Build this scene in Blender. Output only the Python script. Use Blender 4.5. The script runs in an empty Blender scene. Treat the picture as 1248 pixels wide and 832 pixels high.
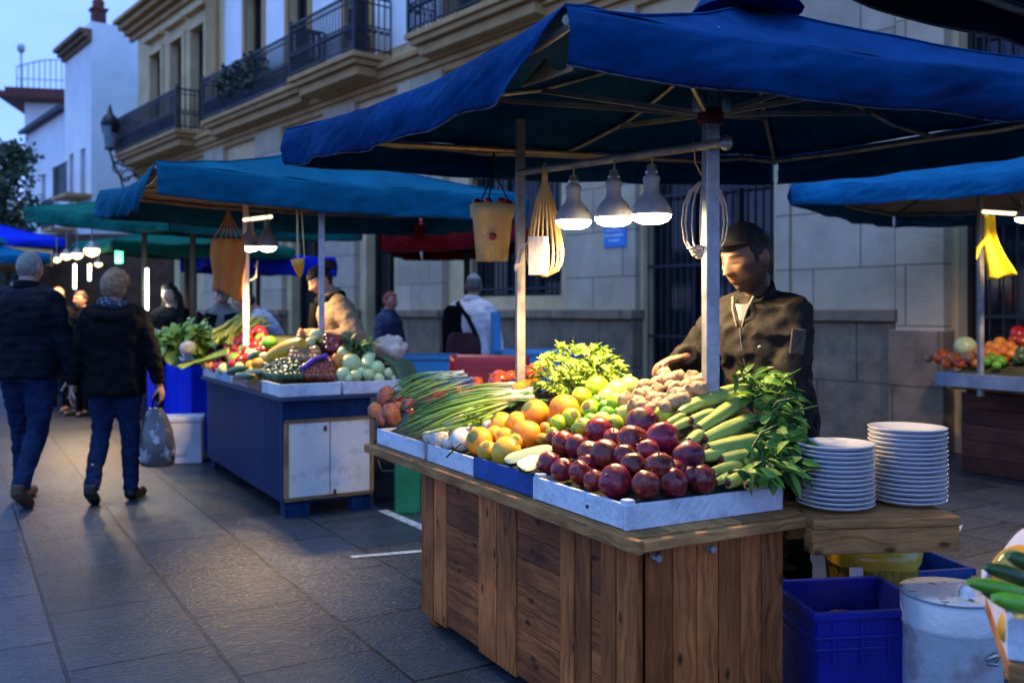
import bpy, math, random
import numpy as np
from mathutils import Vector, Matrix, Euler, noise as mnoise
random.seed(11)
R = math.radians
S = bpy.context.scene
COL = S.collection
FPX, HC, HY, CX = 1137.0, 1.4, 378.0, 624.0

# ------------------------------------------------------------------ places
def P(px, py, Y):
    """the point at depth Y seen at photograph pixel px, py"""
    return Vector(((px-CX)/FPX*Y, Y, HC-(py-HY)/FPX*Y))
def G(px, py, z=0.0):
    Y = (HC-z)*FPX/(py-HY)
    return P(px, py, Y)
V = Vector

# ------------------------------------------------------------------ materials
MATS = {}
def nodes(name):
    m = bpy.data.materials.new(name); m.use_nodes = True
    nt = m.node_tree
    return m, nt, nt.nodes['Principled BSDF']
def N(nt, t, **kw):
    n = nt.nodes.new(t)
    for k, v in kw.items():
        if k in n.inputs: n.inputs[k].default_value = v
        else: setattr(n, k, v)
    return n
def rgba(c): return (c[0], c[1], c[2], 1.0)
def ramp(nt, fac, stops):
    r = nt.nodes.new('ShaderNodeValToRGB')
    el = r.color_ramp.elements
    while len(el) > 1: el.remove(el[-1])
    el[0].position = stops[0][0]; el[0].color = rgba(stops[0][1])
    for p, c in stops[1:]:
        e = el.new(p); e.color = rgba(c)
    nt.links.new(fac, r.inputs['Fac'])
    return r.outputs['Color']
def pm(name, c1, c2=None, rough=.6, metal=0., scale=6., detail=4., bump=.15, bscale=60., stretch=(1,1,1),
       rnd=.0, coat=0., sss=0., spots=None, spot_scale=30., lo=.35, hi=.65, rvar=.12, trans=0., sheen=0., world=False, spec=.35, tip=None, blocks=None):
    if name in MATS: return MATS[name]
    m, nt, b = nodes(name); L = nt.links.new
    c2 = c2 or tuple(x*.62 for x in c1)
    tc = N(nt, 'ShaderNodeTexCoord')
    mp = N(nt, 'ShaderNodeMapping'); mp.inputs['Scale'].default_value = stretch
    if world:
        ge = N(nt, 'ShaderNodeNewGeometry'); L(ge.outputs['Position'], mp.inputs['Vector'])
    else: L(tc.outputs['Object'], mp.inputs['Vector'])
    vec = mp.outputs['Vector']
    oi = N(nt, 'ShaderNodeObjectInfo')
    if rnd:
        ad = N(nt, 'ShaderNodeVectorMath', operation='ADD'); mu = N(nt, 'ShaderNodeVectorMath', operation='SCALE')
        cb = N(nt, 'ShaderNodeCombineXYZ')
        L(oi.outputs['Random'], cb.inputs[0]); L(oi.outputs['Random'], cb.inputs[1])
        mu.inputs['Scale'].default_value = 7.0; L(cb.outputs[0], mu.inputs[0])
        L(vec, ad.inputs[0]); L(mu.outputs[0], ad.inputs[1]); vec = ad.outputs[0]
    n1 = N(nt, 'ShaderNodeTexNoise', Scale=scale, Detail=detail, Roughness=.6); L(vec, n1.inputs['Vector'])
    col = ramp(nt, n1.outputs['Fac'], [(lo, c2), (hi, c1)])
    if spots:
        n2 = N(nt, 'ShaderNodeTexNoise', Scale=spot_scale, Detail=3.); L(vec, n2.inputs['Vector'])
        f = ramp(nt, n2.outputs['Fac'], [(.58, (0,0,0)), (.68, (1,1,1))])
        mx = N(nt, 'ShaderNodeMix', data_type='RGBA'); L(f, mx.inputs['Factor']); L(col, mx.inputs['A']); mx.inputs['B'].default_value = rgba(spots)
        col = mx.outputs['Result']
    if rnd:
        hs = N(nt, 'ShaderNodeHueSaturation'); mr = N(nt, 'ShaderNodeMapRange')
        mr.inputs['To Min'].default_value = 1-rnd; mr.inputs['To Max'].default_value = 1+rnd
        L(oi.outputs['Random'], mr.inputs['Value']); L(mr.outputs[0], hs.inputs['Value'])
        mr2 = N(nt, 'ShaderNodeMapRange'); mr2.inputs['To Min'].default_value = .5-rnd*.06; mr2.inputs['To Max'].default_value = .5+rnd*.06
        mm = N(nt, 'ShaderNodeMath', operation='FRACT'); mm2 = N(nt, 'ShaderNodeMath', operation='MULTIPLY'); mm2.inputs[1].default_value = 13.7
        L(oi.outputs['Random'], mm2.inputs[0]); L(mm2.outputs[0], mm.inputs[0]); L(mm.outputs[0], mr2.inputs['Value']); L(mr2.outputs[0], hs.inputs['Hue'])
        L(col, hs.inputs['Color']); col = hs.outputs['Color']
    if blocks:      # courses of cut blocks with darker joints, along x and up z
        sb = N(nt, 'ShaderNodeSeparateXYZ'); cb2 = N(nt, 'ShaderNodeCombineXYZ'); L(tc.outputs['Object'], sb.inputs[0]); L(sb.outputs['X'], cb2.inputs[0]); L(sb.outputs['Z'], cb2.inputs[1])
        bk = N(nt, 'ShaderNodeTexBrick', Scale=1.0); bk.inputs['Brick Width'].default_value = blocks[0]; bk.inputs['Row Height'].default_value = blocks[1]; bk.inputs['Mortar Size'].default_value = .011; bk.inputs['Mortar Smooth'].default_value = .3
        bk.inputs['Color1'].default_value = (1,1,1,1); bk.inputs['Color2'].default_value = (.80,.79,.77,1); bk.inputs['Mortar'].default_value = (.42,.40,.38,1); L(cb2.outputs[0], bk.inputs['Vector'])
        mx = N(nt, 'ShaderNodeMix', data_type='RGBA', blend_type='MULTIPLY'); mx.inputs['Factor'].default_value = 1.; L(col, mx.inputs['A']); L(bk.outputs['Color'], mx.inputs['B']); col = mx.outputs['Result']
    if tip:
        sp = N(nt, 'ShaderNodeSeparateXYZ'); L(tc.outputs['Generated'], sp.inputs[0]); ad2 = N(nt, 'ShaderNodeMath', operation='MULTIPLY_ADD'); ad2.inputs[1].default_value = .03; L(n1.outputs['Fac'], ad2.inputs[0]); L(sp.outputs['Z'], ad2.inputs[2])
        f = ramp(nt, ad2.outputs[0], [(.965,(0,0,0)),(.995,(1,1,1))]); mx = N(nt, 'ShaderNodeMix', data_type='RGBA'); L(f, mx.inputs['Factor']); L(col, mx.inputs['A']); mx.inputs['B'].default_value = rgba(tip); col = mx.outputs['Result']
    L(col, b.inputs['Base Color'])
    rr = N(nt, 'ShaderNodeMapRange'); rr.inputs['To Min'].default_value = max(.02, rough-rvar); rr.inputs['To Max'].default_value = min(1, rough+rvar)
    L(n1.outputs['Fac'], rr.inputs['Value']); L(rr.outputs[0], b.inputs['Roughness'])
    b.inputs['Metallic'].default_value = metal; b.inputs['Specular IOR Level'].default_value = spec
    b.inputs['Coat Weight'].default_value = coat; b.inputs['Coat Roughness'].default_value = .12
    b.inputs['Subsurface Weight'].default_value = sss
    if sss: b.inputs['Subsurface Radius'].default_value = (.6,.25,.12); b.inputs['Subsurface Scale'].default_value = .012
    b.inputs['Transmission Weight'].default_value = trans
    b.inputs['Sheen Weight'].default_value = sheen
    if bump:
        n3 = N(nt, 'ShaderNodeTexNoise', Scale=bscale, Detail=5.); L(vec, n3.inputs['Vector'])
        bp = N(nt, 'ShaderNodeBump', Strength=bump, Distance=.02); L(n3.outputs['Fac'], bp.inputs['Height']); L(bp.outputs[0], b.inputs['Normal'])
    MATS[name] = m
    return m

def wood(name, c1, c2, c3, rough=.6, knots=True, grain=26., wear=None):
    """boards carry u along the grain and v across it in their UV map"""
    if name in MATS: return MATS[name]
    m, nt, b = nodes(name); L = nt.links.new
    uv = N(nt, 'ShaderNodeUVMap')
    mp = N(nt, 'ShaderNodeMapping'); mp.inputs['Scale'].default_value = (1.6, grain, 1); L(uv.outputs[0], mp.inputs['Vector'])
    wob = N(nt, 'ShaderNodeTexNoise', Scale=5., Detail=2.); L(uv.outputs[0], wob.inputs['Vector'])
    ad = N(nt, 'ShaderNodeVectorMath', operation='MULTIPLY_ADD'); L(wob.outputs['Color'], ad.inputs[0]); ad.inputs[1].default_value = (0, 2.2, 0); L(mp.outputs[0], ad.inputs[2])
    n1 = N(nt, 'ShaderNodeTexNoise', Scale=2.2, Detail=7., Roughness=.65); L(ad.outputs[0], n1.inputs['Vector'])
    col = ramp(nt, n1.outputs['Fac'], [(.3, c3), (.48, c2), (.7, c1)])
    ge = N(nt, 'ShaderNodeNewGeometry')
    hs = N(nt, 'ShaderNodeHueSaturation')
    mr = N(nt, 'ShaderNodeMapRange'); mr.inputs['To Min'].default_value = .5; mr.inputs['To Max'].default_value = 1.3
    L(ge.outputs['Random Per Island'], mr.inputs['Value']); L(mr.outputs[0], hs.inputs['Value']); L(col, hs.inputs['Color']); col = hs.outputs['Color']
    if knots:
        vo = N(nt, 'ShaderNodeTexVoronoi', voronoi_dimensions='2D', Scale=3.1); mp2 = N(nt, 'ShaderNodeMapping'); mp2.inputs['Scale'].default_value = (1, 2.0, 1)
        L(uv.outputs[0], mp2.inputs['Vector']); L(mp2.outputs[0], vo.inputs['Vector'])
        f = ramp(nt, vo.outputs['Distance'], [(.035, (.9,.9,.9)), (.085, (0,0,0))])
        mx = N(nt, 'ShaderNodeMix', data_type='RGBA'); L(f, mx.inputs['Factor']); L(col, mx.inputs['A']); mx.inputs['B'].default_value = rgba(tuple(x*.35 for x in c3))
        col = mx.outputs['Result']
    n4 = N(nt, 'ShaderNodeTexNoise', Scale=3.3, Detail=6.); L(uv.outputs[0], n4.inputs['Vector'])
    f2 = ramp(nt, n4.outputs['Fac'], [(.36, (.38,.36,.36)), (.60, (1,1,1))])
    mx2 = N(nt, 'ShaderNodeMix', data_type='RGBA', blend_type='MULTIPLY'); mx2.inputs['Factor'].default_value = .8; L(col, mx2.inputs['A']); L(f2, mx2.inputs['B']); col = mx2.outputs['Result']
    L(col, b.inputs['Base Color']); b.inputs['Roughness'].default_value = rough; b.inputs['Specular IOR Level'].default_value = .22
    bp = N(nt, 'ShaderNodeBump', Strength=.45, Distance=.006); L(n1.outputs['Fac'], bp.inputs['Height']); L(bp.outputs[0], b.inputs['Normal'])
    MATS[name] = m
    return m

def glow(name, c, s):
    if name in MATS: return MATS[name]
    m, nt, b = nodes(name)
    b.inputs['Base Color'].default_value = (.9,.9,.9,1)
    b.inputs['Emission Color'].default_value = rgba(c); b.inputs['Emission Strength'].default_value = s
    MATS[name] = m; return m

def attr_mat(name, rough=.55, sss=.15):
    if name in MATS: return MATS[name]
    m, nt, b = nodes(name); L = nt.links.new
    a = N(nt, 'ShaderNodeAttribute', attribute_name='Col')
    tc = N(nt, 'ShaderNodeTexCoord')
    n = N(nt, 'ShaderNodeTexNoise', Scale=55., Detail=4.); L(tc.outputs['Object'], n.inputs['Vector'])
    mx = N(nt, 'ShaderNodeMix', data_type='RGBA', blend_type='MULTIPLY'); mx.inputs['Factor'].default_value = .35
    L(a.outputs['Color'], mx.inputs['A']); L(ramp(nt, n.outputs['Fac'], [(.3, (.7,.6,.55)), (.7, (1.0,1.0,1.0))]), mx.inputs['B'])
    L(mx.outputs['Result'], b.inputs['Base Color']); b.inputs['Roughness'].default_value = rough
    b.inputs['Subsurface Weight'].default_value = sss; b.inputs['Subsurface Scale'].default_value = .008
    bp = N(nt, 'ShaderNodeBump', Strength=.12, Distance=.004); n2 = N(nt, 'ShaderNodeTexNoise', Scale=180., Detail=2.); L(tc.outputs['Object'], n2.inputs['Vector'])
    L(n2.outputs['Fac'], bp.inputs['Height']); L(bp.outputs[0], b.inputs['Normal'])
    MATS[name] = m; return m

# ------------------------------------------------------------------ meshes
class B:
    def __init__(s): s.v=[]; s.f=[]; s.uv=[]; s.sm=[]
    def add(s, vs, fs, smooth=False, uvs=None):
        o = len(s.v); s.v += [tuple(x) for x in vs]
        for i, f in enumerate(fs):
            s.f.append([o+k for k in f]); s.sm.append(smooth)
            s.uv.append(uvs[i] if uvs else [(0,0)]*len(f))
    def box(s, c, d, Rm=None, grain=None):
        """box of size d about c; u runs along its longest side unless grain (0,1,2) says otherwise"""
        c = V(c); hx = [x/2 for x in d]
        pts = [V((sx*hx[0], sy*hx[1], sz*hx[2])) for sz in (-1,1) for sy in (-1,1) for sx in (-1,1)]
        g = grain if grain is not None else max(range(3), key=lambda i: d[i])
        fs = [(0,2,3,1),(4,5,7,6),(0,1,5,4),(2,6,7,3),(0,4,6,2),(1,3,7,5)]
        off = (random.uniform(0,40), random.uniform(0,40)); uvs = []
        for f in fs:
            q = [pts[k] for k in f]
            ax = [i for i in range(3) if max(p[i] for p in q)-min(p[i] for p in q) > 1e-9 or d[i] < 1e-9]
            a = g if g in ax else ax[0]; o = [i for i in ax if i != a]; o = o[0] if o else ax[-1]
            uvs.append([(p[a]+off[0], p[o]+off[1]) for p in q])
        s.add([c+(Rm@p if Rm else p) for p in pts], fs, False, uvs)
    def beam(s, a, b, w, h, roll=0.):
        a, b = V(a), V(b); d = b-a
        s.box((a+b)/2, (d.length, w, h), (d.to_track_quat('X','Z').to_matrix() @ Matrix.Rotation(roll,3,'X')), 0)
    def tube(s, pts, r, seg=8, cap=True, close=False):
        pts = [V(p) for p in pts]; n = len(pts); rs = r if isinstance(r,(list,tuple)) else [r]*n
        vs, fs, uvs = [], [], []; up = None; L = 0
        for i, p in enumerate(pts):
            if close: t = (pts[(i+1)%n]-pts[i-1])
            else: t = pts[min(i+1,n-1)]-pts[max(i-1,0)]
            t = t.normalized() if t.length > 1e-9 else V((0,0,1))
            if up is None: up = V((0,0,1)) if abs(t.z) < .9 else V((1,0,0))
            x = t.cross(up); x = x.normalized() if x.length > 1e-6 else t.orthogonal().normalized()
            y = x.cross(t).normalized(); up = y
            for k in range(seg):
                a = 2*math.pi*k/seg
                vs.append(p + (x*math.cos(a)+y*math.sin(a))*rs[i])
        m = n if close else n-1
        for i in range(m):
            j = (i+1)%n
            l0 = L; L += (pts[j]-pts[i]).length
            for k in range(seg):
                k2 = (k+1)%seg
                fs.append((i*seg+k, i*seg+k2, j*seg+k2, j*seg+k))
                uvs.append([(l0,k*.02),(l0,(k+1)*.02),(L,(k+1)*.02),(L,k*.02)])
        s.add(vs, fs, True, uvs)
        if cap and not close:
            s.add(vs[:seg], [tuple(range(seg))[::-1]]); s.add(vs[-seg:], [tuple(range(seg))])
    def lathe(s, prof, seg=20, M=None, lob=0, la=0., arc=None):
        vs, fs, uvs = [], [], []
        for r, z in prof:
            for k in range(seg):
                a = 2*math.pi*k/seg; q = r*(1+la*math.cos(lob*a)) if lob else r
                p = V((q*math.cos(a), q*math.sin(a), z)); vs.append(M@p if M else p)
        for i in range(len(prof)-1):
            for k in range(seg):
                k2 = (k+1)%seg
                fs.append((i*seg+k, i*seg+k2, (i+1)*seg+k2, (i+1)*seg+k)); uvs.append([(k/seg,i),((k+1)/seg,i),((k+1)/seg,i+1),(k/seg,i+1)])
        s.add(vs, fs, True, uvs)
        if prof[0][0] > 1e-6: s.add(vs[:seg], [tuple(range(seg))[::-1]])
        if prof[-1][0] > 1e-6: s.add(vs[-seg:], [tuple(range(seg))])
    def ell(s, c, r, Rm=None, seg=14, ring=9):
        c = V(c); M = Matrix.Translation(c) @ (Rm.to_4x4() if Rm else Matrix()) @ Matrix.Diagonal((r[0],r[1],r[2],1))
        s.lathe([(math.sin(math.pi*i/ring) if 0 < i < ring else 1e-5, -math.cos(math.pi*i/ring)) for i in range(ring+1)], seg, M)
    def sheet(s, fn, nu, nv, smooth=True):
        vs = [fn(i/nu, j/nv) for i in range(nu+1) for j in range(nv+1)]
        fs, uvs = [], []
        for i in range(nu):
            for j in range(nv):
                a = i*(nv+1)+j; fs.append((a, a+nv+1, a+nv+2, a+1)); uvs.append([(i/nu,j/nv),((i+1)/nu,j/nv),((i+1)/nu,(j+1)/nv),(i/nu,(j+1)/nv)])
        s.add(vs, fs, smooth, uvs)
    def loft(s, rings, seg=20):
        """rings: (centre, rx, ry[, matrix])"""
        vs, fs = [], []
        for r in rings:
            c = V(r[0]); Rm = r[3] if len(r) > 3 else None
            for k in range(seg):
                a = 2*math.pi*k/seg; ca, sa = math.cos(a), math.sin(a)
                e = .8
                p = V((r[1]*math.copysign(abs(ca)**e, ca), r[2]*math.copysign(abs(sa)**e, sa), 0)); vs.append(c+(Rm@p if Rm else p))
        for i in range(len(rings)-1):
            for k in range(seg):
                k2 = (k+1)%seg; fs.append((i*seg+k, i*seg+k2, (i+1)*seg+k2, (i+1)*seg+k))
        s.add(vs, fs, True); s.add(vs[:seg], [tuple(range(seg))[::-1]]); s.add(vs[-seg:], [tuple(range(seg))])
    def mesh(s, name):
        me = bpy.data.meshes.new(name); me.from_pydata(s.v, [], s.f)
        me.polygons.foreach_set('use_smooth', s.sm)
        ul = me.uv_layers.new(name='UVMap'); fl = [c for f in s.uv for p in f for c in p]
        if len(fl) == 2*len(me.loops): ul.data.foreach_set('uv', fl)
        me.update(); return me
    def build(s, name, mat, parent=None, bevel=0., solid=0., sub=0, local=False, soff=-1.):
        me = s.mesh(name); me.materials.append(mat)
        return put(name, me, parent, local, bevel, solid, sub, soff)

def wm(o):
    m = o.matrix_basis
    return wm(o.parent) @ o.matrix_parent_inverse @ m if o.parent else m.copy()
def put(name, me, parent=None, local=False, bevel=0., solid=0., sub=0, soff=-1.):
    o = bpy.data.objects.new(name, me); COL.objects.link(o)
    if parent:
        o.parent = parent
        if not local: o.matrix_parent_inverse = wm(parent).inverted()
    if solid:
        m = o.modifiers.new('thickness', 'SOLIDIFY'); m.thickness = solid; m.offset = soff
    if sub:
        m = o.modifiers.new('smooth', 'SUBSURF'); m.levels = sub; m.render_levels = sub
    if bevel:
        m = o.modifiers.new('edges', 'BEVEL'); m.width = bevel; m.segments = 2; m.limit_method = 'ANGLE'
    return o
def tag(o, label=None, cat=None, group=None, kind=None):
    if label: o['label'] = label
    if cat: o['category'] = cat
    if group: o['group'] = group
    if kind: o['kind'] = kind
    return o
def thing(name, label, cat, loc=(0,0,0), rz=0., group=None):
    o = bpy.data.objects.new(name, None); COL.objects.link(o); o.empty_display_size = .1
    o.location = loc; o.rotation_euler = (0,0,rz)
    return tag(o, label, cat, group)
def dup(o, loc=None, rot=None, scale=None, label=None):
    c = o.copy(); COL.objects.link(c)
    if loc is not None: c.location = loc
    if rot is not None: c.rotation_euler = rot
    if scale is not None: c.scale = scale
    if label: c['label'] = label
    for ch in list(o.children):
        k = ch.copy(); COL.objects.link(k); k.parent = c
        for g in list(ch.children):
            q = g.copy(); COL.objects.link(q); q.parent = k
    return c
ORD = 'first second third fourth fifth sixth seventh eighth ninth tenth eleventh twelfth thirteenth fourteenth fifteenth sixteenth seventeenth eighteenth nineteenth twentieth'.split()
def rowlabels(items, base, group, cat, rows=3):
    """items: [(object, px, py)]; each gets its row in the heap and its place along it"""
    it = sorted(items, key=lambda t: t[2]); n = len(it); rows = max(1, min(rows, n//2 or 1))
    nm = {1:['the heap'], 2:['upper row','lower row'], 3:['top row','middle row','bottom row'], 4:['top row','upper middle row','lower middle row','bottom row'], 5:['top row','second row down','middle row','second row up','bottom row']}[rows]
    for r in range(rows):
        seg = sorted(it[n*r//rows:n*(r+1)//rows], key=lambda t: t[1])
        for k, (o, _x, _y) in enumerate(seg):
            tag(o, f"{base}, {ORD[k]} from left in {nm[r]}", cat, group)

def remesh(bm_, vox, smooth=2, wrinkle=None, keep=None):
    me = bm_.mesh('tmp'); o = bpy.data.objects.new('tmp', me); COL.objects.link(o)
    m = o.modifiers.new('r', 'REMESH'); m.mode = 'VOXEL'; m.voxel_size = vox; m.use_smooth_shade = True
    if smooth:
        k = o.modifiers.new('s', 'SMOOTH'); k.iterations = smooth; k.factor = .5
    bpy.context.view_layer.update()
    out = bpy.data.meshes.new_from_object(o.evaluated_get(bpy.context.evaluated_depsgraph_get()))
    bpy.data.objects.remove(o); bpy.data.meshes.remove(me)
    out.materials.clear()
    if wrinkle:
        amp, sc, st = wrinkle; n = len(out.vertices)
        co = np.empty(n*3); out.vertices.foreach_get('co', co); no = np.empty(n*3); out.vertices.foreach_get('normal', no)
        co = co.reshape(-1,3); no = no.reshape(-1,3)
        d = np.array([mnoise.noise(V((p[0]*sc*st[0], p[1]*sc*st[1], p[2]*sc*st[2]))) + .5*mnoise.noise(V((p[0]*sc*2.3+5, p[1]*sc*2.3, p[2]*sc*2.9))) for p in co])
        d = -np.abs(d)*1.4+.35
        co += no*(d*amp)[:,None]; out.vertices.foreach_set('co', co.ravel()); out.update()
    out.polygons.foreach_set('use_smooth', [True]*len(out.polygons))
    return out
EXPOSURE, SKY, SUN, LAMP, CLOUD = 1.05, .15, .38, 31., (4.2,5.8,8.0,1)
# ------------------------------------------------------------------ people
def gs(x, c, w): return math.exp(-((x-c)/w)**2)
def head_point(n, female=False, grow=0.):
    """a point of a head facing -Y, centre between ears at the origin, from the unit direction n"""
    x, y, z = n.x*.076, n.y*.098, n.z*.118
    if z < 0:
        t = -z/.118
        x *= 1-.26*t**1.4
        if y > 0: y *= 1-.45*t
        else: y *= 1-.02*t
    if z > .03: x *= 1+.04*gs(z,.06,.04)
    if y < 0:
        ax = abs(x); fr = max(0., min(1., (-n.y-.15)/.35))
        d = 0.
        # nose: bridge, tip, wings
        if -.036 < z < .03:
            h = (.03-z)/.058; h = h if h < 1 else max(0, 1-(h-1)/.14)
            d += .027*h**1.15*gs(x,0,.0105+.006*h)
        d += .006*gs(ax,.013,.007)*gs(z,-.026,.008)
        d -= .0115*gs(ax,.032,.015)*gs(z,.014,.012)       # eye sockets
        d += .0062*gs(ax,.032,.0115)*gs(z,.013,.0085)      # lids over the eyeballs
        d += .0055*gs(ax,.03,.022)*gs(z,.034,.008)*(.5 if female else 1)
        d += .004*gs(ax,.044,.016)*gs(z,-.014,.016)
        d += .0058*gs(x,0,.021)*gs(z,-.049,.0055) + .0066*gs(x,0,.019)*gs(z,-.061,.0060)
        d -= .0045*gs(x,0,.024)*gs(z,-.0550,.0025)
        d -= .004*gs(x,0,.02)*gs(z,-.0735,.006)
        d += .009*gs(x,0,.024)*gs(z,-.096,.016)
        y -= d*fr
    p = V((x,y,z))
    return p*(1+grow)
def head_sheet(b, M, fn, nu=72, nv=54):
    def f(u, v):
        th = math.pi*(v if 0 < v < 1 else (1e-4 if v <= 0 else 1-1e-4)); a = 2*math.pi*u
        n = V((math.sin(th)*math.cos(a), math.sin(th)*math.sin(a), math.cos(th)))
        return M @ fn(n)
    b.sheet(f, nu, nv)
def ik(a, c, l1, l2, hint):
    a, c = V(a), V(c); d = c-a; L = min(d.length, (l1+l2)*.999); d.normalize()
    x = (l1*l1-l2*l2+L*L)/(2*L); h = math.sqrt(max(0, l1*l1-x*x))
    u = V(hint)-d*V(hint).dot(d); u.normalize()
    return a+d*x+u*h, a+d*L
def limb(b, pts, rs, seg=14):
    for i in range(len(pts)-1):
        p, q = V(pts[i]), V(pts[i+1])
        b.tube([p.lerp(q,t) for t in (0,.25,.5,.75,1)], [rs[i]+(rs[i+1]-rs[i])*t+.05*rs[i]*math.sin(math.pi*t) for t in (0,.25,.5,.75,1)], seg)
    for p, r in zip(pts, rs): b.ell(p, (r,r,r), None, seg, 8)
def hand(b, w, d, pn, side, curl=.45, k=1.):
    """palm, four fingers of unequal length and a thumb that leaves the side of the palm near its base"""
    d = V(d).normalized(); pn = (V(pn)-d*V(pn).dot(d)).normalized(); s = d.cross(pn)*side
    w = V(w)
    M3 = Matrix((s, d, pn)).transposed()
    b.ell(w+d*.045*k, (.040*k,.052*k,.016*k), M3, 14, 8)
    b.ell(w+d*.012*k, (.028*k,.034*k,.019*k), M3, 12, 8)
    for i, (o, l) in enumerate(((-.030,.062),(-.010,.076),(.011,.084),(.031,.076))):
        p = w+d*(.078 if i else .070)*k+s*o*k; dd = (d+s*o*2.2).normalized(); pts = [p-dd*.03*k, p]; c = curl*(1.15-.08*i)
        for seg, fr in enumerate((.44,.31,.25)):
            ang = c*(.6+.5*seg); dd = (dd*math.cos(ang)+pn*math.sin(ang)).normalized(); p = p+dd*l*fr*k; pts.append(p)
        limb(b, pts, [.0092*k,.0092*k,.0085*k,.0078*k,.0068*k], 8)
    p = w+d*.022*k+s*.026*k; dd = (d*.55+s*.7+pn*.35).normalized(); pts = [p]
    for l in (.034,.028,.024):
        p = p+dd*l*k; pts.append(p); dd = (dd+d*.35+pn*.28-s*.15).normalized()
    limb(b, pts, [.0135*k,.0112*k,.0100*k,.008*k], 8)

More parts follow.
